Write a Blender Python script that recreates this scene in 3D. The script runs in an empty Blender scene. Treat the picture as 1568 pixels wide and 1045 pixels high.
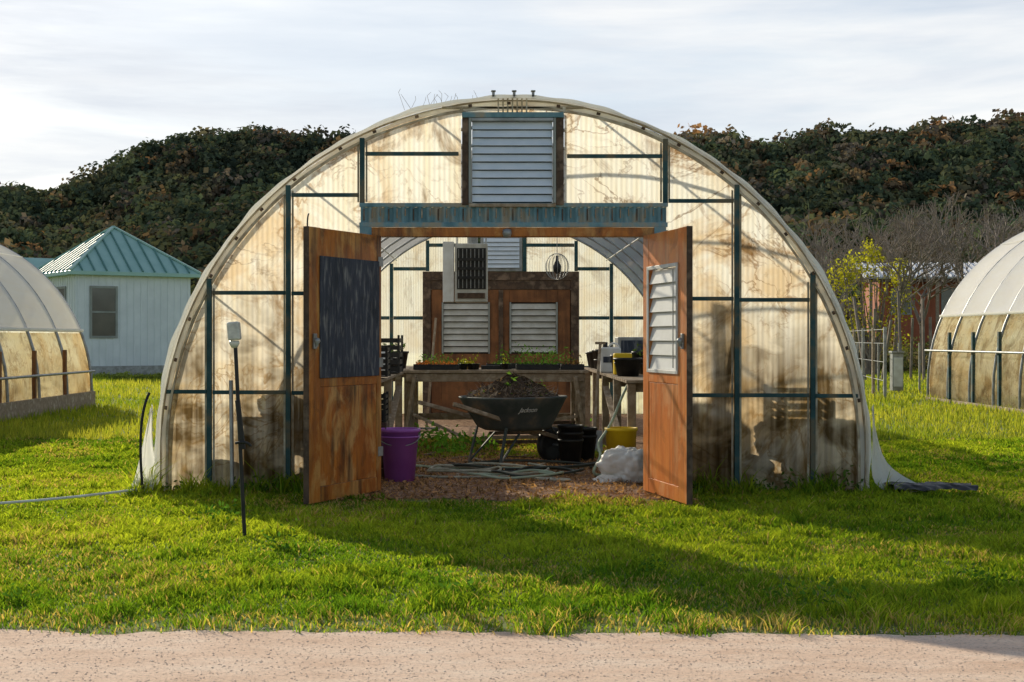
import bpy, math, random, bmesh
import numpy as np
from mathutils import Vector, Matrix
from mathutils import noise as mn
random.seed(3); rng=np.random.default_rng(7)
scene=bpy.context.scene
scene.view_settings.view_transform='Standard'
scene.view_settings.look='None'
scene.view_settings.exposure=0
COL=scene.collection

# ------------------------------------------------------------------ materials
def newmat(name):
    m=bpy.data.materials.new(name); m.use_nodes=True
    nt=m.node_tree; nt.nodes.clear()
    return m,nt,nt.nodes,nt.links
def N(nt,t,**kw):
    n=nt.nodes.new(t)
    for k,v in kw.items(): setattr(n,k,v)
    return n
def ramp(nt,stops):
    r=nt.nodes.new('ShaderNodeValToRGB'); e=r.color_ramp.elements
    while len(e)<len(stops): e.new(.5)
    for i,(p,c) in enumerate(stops):
        e[i].position=p
        e[i].color=(c,c,c,1) if isinstance(c,(int,float)) else (*c,1)
    return r
def coords(nt,scale=(1,1,1),rand=True):
    tc=nt.nodes.new('ShaderNodeTexCoord'); mp=nt.nodes.new('ShaderNodeMapping')
    mp.inputs['Scale'].default_value=scale
    if rand:
        oi=nt.nodes.new('ShaderNodeObjectInfo'); ad=nt.nodes.new('ShaderNodeVectorMath'); ad.operation='MULTIPLY_ADD'
        nt.links.new(oi.outputs['Random'],ad.inputs[0]); ad.inputs[1].default_value=(37,53,71)
        nt.links.new(tc.outputs['Object'],ad.inputs[2]); nt.links.new(ad.outputs[0],mp.inputs['Vector'])
    else: nt.links.new(tc.outputs['Object'],mp.inputs['Vector'])
    return mp.outputs['Vector']
def noise(nt,vec,scale,detail=5,dist=0,rough=.55):
    n=nt.nodes.new('ShaderNodeTexNoise'); n.inputs['Scale'].default_value=scale
    n.inputs['Detail'].default_value=detail; n.inputs['Distortion'].default_value=dist; n.inputs['Roughness'].default_value=rough
    nt.links.new(vec,n.inputs['Vector']); return n.outputs['Fac']
def mapped(nt,vec,scale,loc=(0,0,0)):
    mp=nt.nodes.new('ShaderNodeMapping'); mp.inputs['Scale'].default_value=scale; mp.inputs['Location'].default_value=loc
    nt.links.new(vec,mp.inputs[0]); return mp.outputs[0]
def rmp(nt,fac,a,b):
    r=ramp(nt,[(a,0.),(b,1.)]); nt.links.new(fac,r.inputs[0]); return r.outputs[0]
def mixc(nt,f,a,b):
    m=nt.nodes.new('ShaderNodeMix'); m.data_type='RGBA'
    for s,i in ((f,0),(a,6),(b,7)):
        if isinstance(s,(int,float)): m.inputs[i].default_value=s
        elif isinstance(s,tuple): m.inputs[i].default_value=(*s,1)
        else: nt.links.new(s,m.inputs[i])
    return m.outputs[2]
def math_(nt,op,a,b):
    m=nt.nodes.new('ShaderNodeMath'); m.operation=op
    for s,i in ((a,0),(b,1)):
        if isinstance(s,(int,float)): m.inputs[i].default_value=s
        else: nt.links.new(s,m.inputs[i])
    return m.outputs[0]
def mat(name,c1,c2=None,c3=None,scale=5,rough=.8,metal=0,bump=0,stretch=(1,1,1),lo=.35,hi=.65,detail=7,spec=.3,bs=None,streak=None,rust=None):
    m,nt,ns,ln=newmat(name)
    out=N(nt,'ShaderNodeOutputMaterial'); p=N(nt,'ShaderNodeBsdfPrincipled')
    ln.new(p.outputs[0],out.inputs[0])
    p.inputs['Roughness'].default_value=rough; p.inputs['Metallic'].default_value=metal
    p.inputs['Specular IOR Level'].default_value=spec
    c2=c2 or tuple(x*.75 for x in c1)
    v0=coords(nt,(1,1,1)); v=mapped(nt,v0,stretch)
    f=noise(nt,v,scale,detail)
    st=[(lo,c1),(hi,c2)]
    if c3: st=[(lo,c1),((lo+hi)/2,c2),(hi,c3)]
    r=ramp(nt,st); ln.new(f,r.inputs[0]); c=r.outputs[0]
    if rust:
        s=rmp(nt,noise(nt,mapped(nt,v0,(1.5,1.5,.8),(5,2,1)),2.6,9,.6,.65),.48,.58); c=mixc(nt,math_(nt,'MULTIPLY',s,rust[1]),c,rust[0])
    if streak:
        s=rmp(nt,noise(nt,mapped(nt,v0,(9,9,.7)),1.6,7),.42,.66)
        s2=rmp(nt,noise(nt,mapped(nt,v0,(1,1,.8),(9,1,4)),2.2,5),.35,.58)
        c=mixc(nt,math_(nt,'MULTIPLY',math_(nt,'MULTIPLY',s,s2),streak[1]),c,streak[0])
        s3=rmp(nt,noise(nt,mapped(nt,v0,(1,1,.9),(2,7,8)),3.4,8,.4,.65),.56,.66)
        c=mixc(nt,math_(nt,'MULTIPLY',s3,streak[1]*.7),c,streak[0])
    ln.new(c,p.inputs['Base Color'])
    if bump:
        b=N(nt,'ShaderNodeBump'); b.inputs['Strength'].default_value=bump; b.inputs['Distance'].default_value=.02
        f2=noise(nt,v,bs or scale*3,8); ln.new(f2,b.inputs['Height']); ln.new(b.outputs[0],p.inputs['Normal'])
    return m
def leafmat(name,tl=.45,tint=(1.25,1.2,.7)):
    m,nt,ns,ln=newmat(name)
    out=N(nt,'ShaderNodeOutputMaterial'); a=N(nt,'ShaderNodeAttribute',attribute_name='Col')
    d=N(nt,'ShaderNodeBsdfDiffuse'); t=N(nt,'ShaderNodeBsdfTranslucent'); mx=N(nt,'ShaderNodeMixShader')
    mx.inputs[0].default_value=tl
    ln.new(a.outputs['Color'],d.inputs['Color'])
    mul=N(nt,'ShaderNodeVectorMath',operation='MULTIPLY'); mul.inputs[1].default_value=tint
    ln.new(a.outputs['Color'],mul.inputs[0]); ln.new(mul.outputs[0],t.inputs['Color'])
    ln.new(d.outputs[0],mx.inputs[1]); ln.new(t.outputs[0],mx.inputs[2]); ln.new(mx.outputs[0],out.inputs[0])
    return m
def plastic(name,base,transp=.3,tl=.6,stains_shade=0.0,low=1.45,dark=(.10,.06,.02)):
    m,nt,ns,ln=newmat(name)
    out=N(nt,'ShaderNodeOutputMaterial')
    v=coords(nt,(1,1,1),False)
    sep=N(nt,'ShaderNodeSeparateXYZ'); ln.new(v,sep.inputs[0])
    vs=mapped(nt,v,(9,1,.5))
    st=rmp(nt,noise(nt,vs,1.3,6),.38,.68)
    col=mixc(nt,math_(nt,'MULTIPLY',st,.5 if stains_shade else .15),base,tuple(x*y for x,y in zip(base,(.93,.82,.60))))
    if stains_shade:
        b=rmp(nt,noise(nt,mapped(nt,v,(1,1,1.2),(2.3,0,.7)),1.15,7,.9,.6),.50,.62)
        col=mixc(nt,math_(nt,'MULTIPLY',b,.55*stains_shade),col,(.74,.45,.14))
        for sc,lc,w_,s_,cc in ((.8,(0,0,0),.036,.75,(.40,.20,.05)),(1.9,(3,1,6),.030,.75,(.28,.14,.045)),(.6,(8,1,2),.012,.8,(.20,.10,.035))):
            r=ramp(nt,[(.5-w_,0.),(.5,1.),(.5+w_,0.)]); ln.new(noise(nt,mapped(nt,v,(1,1,1.0),lc),sc,5,2.4,.55),r.inputs[0])
            mk=rmp(nt,noise(nt,mapped(nt,v,(1,1,1),(4+lc[0],4,4)),1.1,4),.46,.60)
            col=mixc(nt,math_(nt,'MULTIPLY',math_(nt,'MULTIPLY',r.outputs[0],mk),s_*stains_shade),col,cc)
        b2=rmp(nt,noise(nt,mapped(nt,v,(1.2,1,.8),(7,0,3)),1.6,9,1.2,.65),.535,.66)
        col=mixc(nt,math_(nt,'MULTIPLY',b2,.88*stains_shade),col,(.24,.125,.035))
        zn=math_(nt,'ADD',sep.outputs[2],math_(nt,'MULTIPLY',math_(nt,'SUBTRACT',noise(nt,mapped(nt,v,(1,1,.6)),1.5,4),.5),1.5))
        m0=N(nt,'ShaderNodeMapRange'); m0.inputs[1].default_value=low+.25; m0.inputs[2].default_value=low-.6; ln.new(zn,m0.inputs[0])
        col=mixc(nt,math_(nt,'MULTIPLY',m0.outputs[0],.35*stains_shade),col,(.70,.47,.19))
        mr=N(nt,'ShaderNodeMapRange'); mr.inputs[1].default_value=low+.1; mr.inputs[2].default_value=low-.6
        ln.new(zn,mr.inputs[0])
        s2=rmp(nt,noise(nt,vs,1.1,7,.3),.40,.58)
        s3=rmp(nt,noise(nt,mapped(nt,v,(1.6,1,2.4),(1,1,9)),1.4,3,.5),.42,.58)  # dark bands beside the grime: blurred shade of things behind, painted into the colour
        g=math_(nt,'MULTIPLY',mr.outputs[0],math_(nt,'ADD',math_(nt,'ADD',math_(nt,'MULTIPLY',s2,.42),math_(nt,'MULTIPLY',s3,.55)),.0))
        col=mixc(nt,math_(nt,'MULTIPLY',g,min(1,stains_shade)),col,dark)
    d=N(nt,'ShaderNodeBsdfDiffuse'); t=N(nt,'ShaderNodeBsdfTranslucent'); tr=N(nt,'ShaderNodeBsdfTransparent')
    for x in (d,t,tr): ln.new(col,x.inputs['Color'])
    a=N(nt,'ShaderNodeMixShader'); a.inputs[0].default_value=tl
    ln.new(d.outputs[0],a.inputs[1]); ln.new(t.outputs[0],a.inputs[2])
    c=N(nt,'ShaderNodeMixShader'); c.inputs[0].default_value=transp
    ln.new(a.outputs[0],c.inputs[1]); ln.new(tr.outputs[0],c.inputs[2]); ln.new(c.outputs[0],out.inputs[0])
    return m

M_panel=plastic('stained_shaded_fibreglass',(1.0,.98,.88),.12,.90,1.0,low=1.60)
M_back=plastic('clear_fibreglass',(1.0,.98,.88),.46,.90,.40,low=.9)
M_roof=plastic('roof_film',(.99,.98,.95),.68,.8)
M_side=plastic('white_film',(.90,.89,.90),.08,.45)
M_sidepanel=plastic('side_fibreglass',(.98,.93,.76),.35,.8,.6,low=.9)
M_rimf=plastic('rim_film',(.96,.95,.90),.05,.55)
M_lath=mat('rim_lath',(.50,.43,.31),(.34,.27,.18),(.62,.56,.44),scale=5,rough=.8)
M_teal=mat('teal_paint',(.016,.055,.06),(.03,.085,.09),(.13,.115,.075),scale=4,rough=.65,lo=.38,hi=.62,bump=.2)
M_tealb=mat('teal_header',(.10,.21,.25),(.17,.30,.34),(.36,.31,.23),scale=7,rough=.6,hi=.64,stretch=(1,1,.5))
M_galv=mat('galvanised',(.38,.39,.39),(.24,.24,.23),scale=8,rough=.45,metal=.5)
M_wood_o=mat('orange_wood',(.56,.19,.026),(.38,.115,.018),(.58,.25,.05),scale=3.5,rough=.42,stretch=(1.6,1.6,.5),hi=.72,bump=.25,bs=30,streak=((.07,.024,.010),.9),rust=((.72,.42,.13),.50))
M_wood_p=mat('orange_panel',(.58,.19,.026),(.40,.11,.016),(.62,.28,.06),scale=2.4,rough=.38,stretch=(1.8,1.8,.6),hi=.7,bump=.2,bs=24,streak=((.06,.022,.010),.95),rust=((.74,.44,.16),.65))
M_wood_b=mat('lit_orange_wood',(.84,.29,.06),(.74,.21,.04),(.86,.37,.11),scale=4,rough=.38,stretch=(1.6,1.6,.5),hi=.75,bump=.12,bs=24,streak=((.34,.10,.025),.7),rust=((.88,.52,.26),.40))  # paler copy of the orange wood: brighter light on the right door painted in
M_wood_g=mat('weathered_wood',(.40,.31,.22),(.27,.20,.13),(.54,.45,.34),scale=9,rough=.85,hi=.7,bump=.4)
M_wood_d=mat('dark_wood',(.13,.08,.05),(.07,.045,.03),(.22,.15,.10),scale=6,rough=.8,bump=.3)
M_red=mat('redbrown_wood',(.30,.12,.04),(.17,.065,.022),scale=4,rough=.6,bump=.2,streak=((.04,.02,.01),.6))
M_cab=mat('cabin_red_siding',(.42,.14,.07),(.32,.10,.05),scale=1.5,rough=.8)
M_slate=mat('peeling_blueboard',(.035,.045,.065),(.055,.065,.09),(.26,.26,.25),scale=8,rough=.7,stretch=(3,3,.6),lo=.36,hi=.70,bump=.5,streak=((.012,.016,.022),.6))
M_louv=mat('louvre_metal',(.74,.80,.87),(.62,.70,.78),scale=5,rough=.5)
M_louvw=mat('louvre_glass',(.84,.84,.81),(.74,.74,.70),scale=5,rough=.3)
M_cream=mat('cream_slats',(.62,.60,.54),(.46,.43,.36),scale=4,rough=.7)
M_black=mat('black_plastic',(.014,.014,.015),(.03,.029,.026),scale=12,rough=.5)
M_purple=mat('purple_plastic',(.42,.13,.52),(.34,.09,.43),scale=5,rough=.4,spec=.5)
M_yellow=mat('yellow_plastic',(.85,.58,.02),(.70,.45,.02),scale=6,rough=.45)
M_white=mat('white_plastic',(.78,.78,.75),(.64,.62,.57),scale=7,rough=.5)
M_enamel=mat('heater_enamel',(.66,.65,.60),(.45,.44,.38),scale=3,rough=.5,streak=((.22,.17,.1),.4))
M_soil=mat('potting_soil',(.08,.05,.03),(.04,.025,.014),(.16,.11,.07),scale=22,rough=.95,bump=.8)
M_mulch=mat('mulch_floor',(.36,.19,.10),(.17,.085,.045),(.54,.34,.20),scale=14,rough=.95,bump=.6)
M_hose=mat('hose_rubber',(.50,.48,.38),(.32,.30,.21),scale=10,rough=.5)
M_hosed=mat('dark_hose',(.05,.06,.04),(.03,.03,.025),scale=10,rough=.4)
M_green_hose=mat('green_hose',(.42,.50,.36),(.32,.38,.26),scale=10,rough=.5)
M_housew=mat('white_siding',(.78,.82,.82),(.70,.74,.74),scale=2,rough=.7)
M_hroof=mat('teal_metal_roof',(.40,.60,.52),(.32,.52,.45),scale=1.5,rough=.5,metal=.0)
M_hseam=mat('roof_seam_metal',(.14,.30,.26),(.11,.24,.21),scale=1.5,rough=.5)
M_glass=mat('window_glass',(.05,.06,.06),(.10,.11,.10),scale=1.2,rough=.12,spec=.7)
M_trim=mat('window_trim',(.34,.36,.33),(.26,.27,.24),scale=3,rough=.7)
M_tin=mat('tin_roof',(.65,.67,.7),(.48,.48,.48),scale=2,rough=.4,metal=.2)
M_bark=mat('bark',(.30,.245,.20),(.19,.15,.12),scale=6,rough=.95,bump=.5)
M_leaf=leafmat('foliage_leaf',.35)
M_hleaf=leafmat('woodland_leaf',.22,(1.15,1.05,.8))
M_grass=leafmat('grass_blade',.55,(1.5,1.25,.50))
M_hill=mat('hill_floor',(.035,.045,.02),(.06,.055,.028),scale=.05,rough=1)
M_lens=mat('lamp_cover',(.68,.68,.60),(.46,.46,.42),scale=20,rough=.3)

# ------------------------------------------------------------------ builders
def link(o,parent=None):
    COL.objects.link(o)
    if parent is not None: o.parent=parent
    return o
def group(name,loc=(0,0,0),rotz=0):
    e=bpy.data.objects.new(name,None); e.location=loc; e.rotation_euler=(0,0,rotz); e.empty_display_size=.2
    COL.objects.link(e); return e
def np_mesh(name,V,F,m,col=None,parent=None,smooth=False):
    V=np.asarray(V,dtype=np.float32); F=np.asarray(F,dtype=np.int32); k=F.shape[1]
    me=bpy.data.meshes.new(name)
    me.vertices.add(len(V)); me.vertices.foreach_set('co',V.ravel())
    me.loops.add(F.size); me.loops.foreach_set('vertex_index',F.ravel())
    me.polygons.add(len(F)); me.polygons.foreach_set('loop_start',np.arange(0,F.size,k,dtype=np.int32))
    if smooth: me.polygons.foreach_set('use_smooth',np.ones(len(F),dtype=bool))
    me.update(calc_edges=True)
    if col is not None:
        a=me.color_attributes.new('Col','FLOAT_COLOR','POINT')
        c=np.ones((len(V),4),dtype=np.float32); c[:,:3]=col; a.data.foreach_set('color',c.ravel())
    me.materials.append(m)
    return link(bpy.data.objects.new(name,me),parent)
def pymesh(name,V,F,m,parent=None,smooth=False,loc=None):
    me=bpy.data.meshes.new(name); me.from_pydata(V,[],F); me.update()
    if smooth:
        for p in me.polygons: p.use_smooth=True
    me.materials.append(m); o=bpy.data.objects.new(name,me)
    if loc: o.location=loc
    return link(o,parent)
BF=[(0,1,3,2),(4,6,7,5),(0,4,5,1),(2,3,7,6),(0,2,6,4),(1,5,7,3)]
def box(name,x0,x1,y0,y1,z0,z1,m,parent=None,bev=.004,rot=None):
    c=((x0+x1)/2,(y0+y1)/2,(z0+z1)/2); hx,hy,hz=(x1-x0)/2,(y1-y0)/2,(z1-z0)/2
    V=[(sx*hx,sy*hy,sz*hz) for sx in(-1,1) for sy in(-1,1) for sz in(-1,1)]
    o=pymesh(name,V,BF,m,parent,loc=c)
    if rot: o.rotation_euler=rot
    if bev:
        b=o.modifiers.new('bev','BEVEL'); b.width=min(bev,hx*.6,hy*.6,hz*.6); b.segments=2
    return o
def beam(name,p0,p1,w,h,m,parent=None,bev=.004):
    p0=Vector(p0);p1=Vector(p1); d=p1-p0; L=d.length
    V=[(sx*w/2,sy*h/2,sz*L/2) for sx in(-1,1) for sy in(-1,1) for sz in(-1,1)]
    o=pymesh(name,V,BF,m,parent,loc=(p0+p1)/2)
    o.rotation_mode='QUATERNION'; o.rotation_quaternion=d.to_track_quat('Z','Y')
    if bev:
        b=o.modifiers.new('bev','BEVEL'); b.width=min(bev,w*.3,h*.3); b.segments=2
    return o
def tube(name,pts,r,m,parent=None,smooth=True):
    cu=bpy.data.curves.new(name,'CURVE'); cu.dimensions='3D'; cu.bevel_depth=r; cu.bevel_resolution=2
    s=cu.splines.new('NURBS' if smooth else 'POLY'); s.points.add(len(pts)-1)
    for i,p in enumerate(pts): s.points[i].co=(*p,1)
    if smooth: s.order_u=4; s.use_endpoint_u=True; s.resolution_u=6
    cu.materials.append(m); cu.use_fill_caps=True
    return link(bpy.data.objects.new(name,cu),parent)
def lathe(name,prof,m,parent=None,loc=(0,0,0),n=32):
    V=[];F=[]
    for r,z in prof:
        for i in range(n):
            a=2*math.pi*i/n; V.append((r*math.cos(a),r*math.sin(a),z))
    for j in range(len(prof)-1):
        for i in range(n):
            F.append((j*n+i,j*n+(i+1)%n,(j+1)*n+(i+1)%n,(j+1)*n+i))
    return pymesh(name,V,F,m,parent,smooth=True,loc=loc)
def units(n):
    v=rng.normal(size=(n,3)); return v/np.linalg.norm(v,axis=1,keepdims=True)
def quads(P,s,asp=.6,up=0):
    n=len(P); a=units(n)
    if up: a[:,2]+=up; a/=np.linalg.norm(a,axis=1,keepdims=True)
    b=np.cross(a,units(n)); b/=np.linalg.norm(b,axis=1,keepdims=True)+1e-9
    s=np.asarray(s).reshape(-1,1)*np.ones((n,1)); A=a*s; B=b*s*asp
    V=np.stack([P-A,P-B*1.0,P+A,P+B*1.0],1).reshape(-1,3)
    return V,np.arange(4*n).reshape(n,4)
def crowns(C,R,H,n,leaf,cols,blobs=6,var=.35):
    T=len(C); bl=units(T*blobs).reshape(T,blobs,3)*.55
    bb=1+.25*rng.normal(size=(T,blobs))
    bi=rng.integers(0,blobs,size=(T,n)); sub=np.take_along_axis(bl,bi[:,:,None],1); sb=np.take_along_axis(bb,bi,1)[:,:,None]
    d=units(T*n).reshape(T,n,3); rad=(rng.random((T,n,1))**.35)*.52
    rel=sub+d*rad
    br=(.70+var*rad/.52*rng.random((T,n,1))+.45*rel[:,:,2:3])*sb  # inner leaves darker, upper ones lighter: crown shading painted into the leaf colour
    P=C[:,None,:]+rel*np.stack([R,R,H],1)[:,None,:]
    V,F=quads(P.reshape(-1,3),leaf*(.6+.8*rng.random(T*n)))
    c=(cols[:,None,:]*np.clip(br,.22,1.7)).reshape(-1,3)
    return V,F,np.repeat(c,4,axis=0)
def shell_crowns(C,R,H,n,leaf,cols,jn=.45):
    """leaf sprays lying roughly on a lumpy crown surface, so each crown shades as a soft mass"""
    T=len(C); d=units(T*n).reshape(T,n,3); d[:,:,2]=np.where(d[:,:,2]<-.25,-d[:,:,2],d[:,:,2])
    k=units(T*3).reshape(T,3,3); ph=rng.random((T,3))*6.28
    lump=1+.16*np.sin(4.5*np.einsum('tnj,tkj->tnk',d,k)+ph[:,None,:]).sum(2)
    rad=(lump*(.80+.25*rng.random((T,n))))[:,:,None]
    P=C[:,None,:]+d*rad*np.stack([R,R,H],1)[:,None,:]
    nn=d+jn*rng.normal(size=d.shape); nn=nn.reshape(-1,3); nn/=np.linalg.norm(nn,axis=1,keepdims=True)
    a=np.cross(nn,units(T*n)); a/=np.linalg.norm(a,axis=1,keepdims=True)+1e-9; b=np.cross(nn,a)
    s=(leaf*(.6+.8*rng.random(T*n))*np.repeat(np.sqrt(R/R.mean()),n))[:,None]; P=P.reshape(-1,3)
    V=np.stack([P-a*s,P-b*s*.8,P+a*s,P+b*s*.8],1).reshape(-1,3)
    br=(.78+.30*d[:,:,2:3]+.28*rng.random((T,n,1))+.5*(lump[:,:,None]-1))  # light on tops and lumps, shade in hollows, painted into the leaf colour
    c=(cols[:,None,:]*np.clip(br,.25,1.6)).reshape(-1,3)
    return V,np.arange(4*T*n).reshape(-1,4),np.repeat(c,4,axis=0)
def snoise(x,y,seed,f=1.0,o=5):
    r=np.random.default_rng(seed); v=0
    for i in range(o*2):
        a=r.random()*6.28; k=f*(1.6**(i/2)); ph=r.random()*6.28
        v=v+np.sin((x*np.cos(a)+y*np.sin(a))*k+ph+1.3*np.sin((y*np.cos(a)-x*np.sin(a))*k*.6+ph*2))/(1.35**(i/2))
    return v/3.2
def arch(R,zc,z0=0,n=48,a0=-90,a1=90):
    p=[]
    if z0<zc and a0<=-90: p.append((-R,z0))
    for i in range(n+1):
        a=math.radians(a0+(a1-a0)*i/n); p.append((R*math.sin(a),zc+R*math.cos(a)))
    if z0<zc and a1>=90: p.append((R,z0))
    return p
def corr(name,x0,x1,zlo,zhi,y,m,parent,pitch=.043,amp=.0022,step=.00717):
    n=max(2,int((x1-x0)/step)); V=[];F=[]
    for i in range(n+1):
        x=x0+(x1-x0)*i/n; yy=y+amp*math.sin(2*math.pi*x/pitch); a=zlo(x); b=zhi(x)
        if b<a+.002: b=a+.002
        V+= [(x,yy,a),(x,yy,b)]
    for i in range(n): F.append((2*i,2*i+2,2*i+3,2*i+1))
    return pymesh(name,V,F,m,parent,smooth=True)
def louvre(prefix,x0,x1,z0,z1,y,n,m,parent,tilt=62,cov=.92,t=.006):
    h=(z1-z0)/n; d=h*cov/2
    for i in range(n):
        zc=z0+h*(i+.5)
        box('%s_%d'%(prefix,i+1),x0,x1,y-d,y+d,zc-t/2,zc+t/2,m,parent,bev=.002,rot=(math.radians(tilt+(i*37%5-2)*.9),0,0))

# ------------------------------------------------------------------ ground + road
pymesh('ground',[(-1500,-200,0),(1500,-200,0),(1500,2500,0),(-1500,2500,0)],[(0,1,2,3)],
    mat('lawn_soil',(.11,.17,.025),(.16,.20,.04),(.24,.20,.08),scale=1.6,rough=1,hi=.70))
def road_edge(x): return 6.24+.10*snoise(x,x*0,11,1.1)+.05*snoise(x,x*0+3,12,6.0)
M_road,nt,ns,ln=newmat('gravel_track')
out=N(nt,'ShaderNodeOutputMaterial'); p=N(nt,'ShaderNodeBsdfPrincipled'); p.inputs['Roughness'].default_value=.95; p.inputs['Specular IOR Level'].default_value=.2
ln.new(p.outputs[0],out.inputs[0]); v=coords(nt,(1,1,1),False)
r1=ramp(nt,[(.3,(.70,.46,.31)),(.5,(.86,.62,.45)),(.70,(.93,.74,.57))]); ln.new(noise(nt,mapped(nt,v,(.6,1.6,1)),2.4,10,0,.72),r1.inputs[0])
r2=ramp(nt,[(.34,.52),(.47,.95),(.68,1.08)]); ln.new(noise(nt,v,55,8,0,.8),r2.inputs[0])
mm=N(nt,'ShaderNodeMix',data_type='RGBA',blend_type='MULTIPLY'); mm.inputs[0].default_value=1
ln.new(r1.outputs[0],mm.inputs[6]); ln.new(r2.outputs[0],mm.inputs[7]); ln.new(mm.outputs[2],p.inputs['Base Color'])
b=N(nt,'ShaderNodeBump'); b.inputs['Strength'].default_value=.5; b.inputs['Distance'].default_value=.02
ln.new(noise(nt,v,26,10,0,.8),b.inputs['Height']); ln.new(b.outputs[0],p.inputs['Normal'])
xs=np.linspace(-40,40,4000); ye=road_edge(xs)
V=np.concatenate([np.stack([xs,xs*0+1.5,xs*0+.004],1),np.stack([xs,ye,xs*0+.004],1)])
n=len(xs); i=np.arange(n-1)
np_mesh('gravel_road',V,np.stack([i,i+1,i+1+n,i+n],1),M_road)
k=42000; x=rng.uniform(-4,4,k); y=rng.uniform(4.6,6.35,k)
P=np.stack([x,y,np.full(k,.004)],1); s=.0016+.0055*rng.random(k)**5
oct_=np.array([(1,0,0),(0,1,0),(-1,0,0),(0,-1,0),(0,0,.6),(0,0,-.8)])
VV=(P[:,None,:]+oct_[None]*s[:,None,None]*(.7+.6*rng.random((k,6,1)))).reshape(-1,3)
fo=np.array([(0,1,4),(1,2,4),(2,3,4),(3,0,4),(1,0,5),(2,1,5),(3,2,5),(0,3,5)])
FF=(np.arange(k)[:,None,None]*6+fo[None]).reshape(-1,3)
np_mesh('loose_gravel',VV,FF,mat('stone_chip',(.84,.64,.48),(.66,.48,.35),(.90,.77,.64),scale=60,rough=.9,hi=.7))

# ------------------------------------------------------------------ grass
def keep_lawn(x,y):
    re=road_edge(x)
    k=(y>re-.06+.16*rng.random(len(x))**2)
    path=(np.abs(x)<1.25+.15*snoise(x,y,5,2))&(y>11.3+.28*snoise(x,y,6,2))&(y<15.3)
    inside=(np.abs(x)<3)&(y>12.1)&(y<24.4)&~((y>15)&(np.abs(x)<1.3)&(rng.random(len(x))<.8))
    edge=(y<re+.6)&(rng.random(len(x))<.75*(1-(y-re)/.6)*(snoise(x,y,14,5)>-.25))
    return k&~path&~inside&~edge
n=450000; Y=rng.uniform(6.0,18,n); T=rng.uniform(-.48,.48,n); X=T*Y-.19
kp=keep_lawn(X,Y); X=X[kp];Y=Y[kp]; n=len(X)
cl=snoise(X,Y,21,2.2); cl2=snoise(X,Y,22,8.0); patch=snoise(X,Y,23,.9)
tall=np.clip(cl*.50+cl2*.85+.28,0,2.0)
near=np.exp(-((Y-11.85)/.24)**2)*(np.abs(X)<3.2)*(np.abs(X)>1.2)
Hh=(.018+.042*tall+.16*near*rng.random(n)*np.clip(.6+cl2,0,1.4))*(.55+.8*rng.random(n)); Wd=.0042*(Y/8)*(.7+.6*rng.random(n))
ang=rng.uniform(0,2*np.pi,n); lean=Hh*(.25+.9*rng.random(n)); la=rng.uniform(0,2*np.pi,n)
dx=np.cos(ang)*Wd;dy=np.sin(ang)*Wd; lx=np.cos(la)*lean; ly=np.sin(la)*lean
z0=np.zeros(n)
V=np.stack([np.stack([X-dx,Y-dy,z0],1),np.stack([X+dx,Y+dy,z0],1),
  np.stack([X-dx*.8+lx*.35,Y-dy*.8+ly*.35,Hh*.6],1),np.stack([X+dx*.8+lx*.35,Y+dy*.8+ly*.35,Hh*.6],1),
  np.stack([X+lx,Y+ly,Hh],1)],1).reshape(-1,3)
b5=np.arange(n)[:,None]*5
F=np.concatenate([b5+np.array([[0,1,3]]),b5+np.array([[0,3,2]]),b5+np.array([[2,3,4]])])
mixv=np.clip(.48+.50*patch+.30*cl-.15*cl2+.25*rng.normal(size=n),0,1)[:,None]
c=np.array([[.10,.23,.020]])*(1-mixv)+np.array([[.36,.48,.045]])*mixv
dry=(rng.random(n)<.04+.22*(snoise(X,Y,31,1.7)>.40)+.30*(Y<road_edge(X)+.35)+.3*((np.abs(X)<1.5)&(Y>10.9)))[:,None]
c=np.where(dry,np.array([[.46,.39,.17]]),c)*(.60+.75*rng.random((n,1)))
np_mesh('lawn_grass',V,F,M_grass,np.repeat(c,5,axis=0))
n=170000; Y=18+47*rng.random(n)**1.4; T=rng.uniform(-.5,.5,n); X=T*Y-.19; kp=keep_lawn(X,Y)&~((np.abs(X)<3.1)&(Y<24.6)); X=X[kp];Y=Y[kp];n=len(X)
tl=np.clip(snoise(X,Y,41,.8)*.5+.5,0,1.5); Hh=(.05+.09*tl)*(.5+rng.random(n)); Wd=.0055*(Y/12); ang=rng.uniform(0,np.pi,n)
dx=np.cos(ang)*Wd;dy=np.sin(ang)*Wd
V=np.stack([np.stack([X-dx,Y-dy,X*0],1),np.stack([X+dx,Y+dy,X*0],1),np.stack([X+rng.normal(size=n)*.03,Y+rng.normal(size=n)*.03,Hh],1)],1).reshape(-1,3)
m_=np.clip(.5+.4*snoise(X,Y,42,.35)+.25*rng.normal(size=n),0,1)[:,None]
c=np.array([[.15,.25,.025]])*(1-m_)+np.array([[.40,.44,.08]])*m_
np_mesh('meadow_grass',V,np.arange(3*n).reshape(n,3),M_grass,np.repeat(c*(.75+.5*rng.random((n,1))),3,axis=0))
def weed(x,y,s,n=60,z=0,name='lawn_weed',col=(.09,.20,.025),h=.7):
    P=rng.normal(size=(n,3))*np.array([s*.45,s*.45,s*.25])+np.array([x,y,z+s*h*.5]); P[:,2]=np.maximum(P[:,2],z+.01)
    V,F=quads(P,s*.13,.45,up=.4); c=np.array([col])*(.6+.8*rng.random((n,1)))
    return np_mesh(name,V,F,M_leaf,np.repeat(c,4,axis=0))
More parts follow.
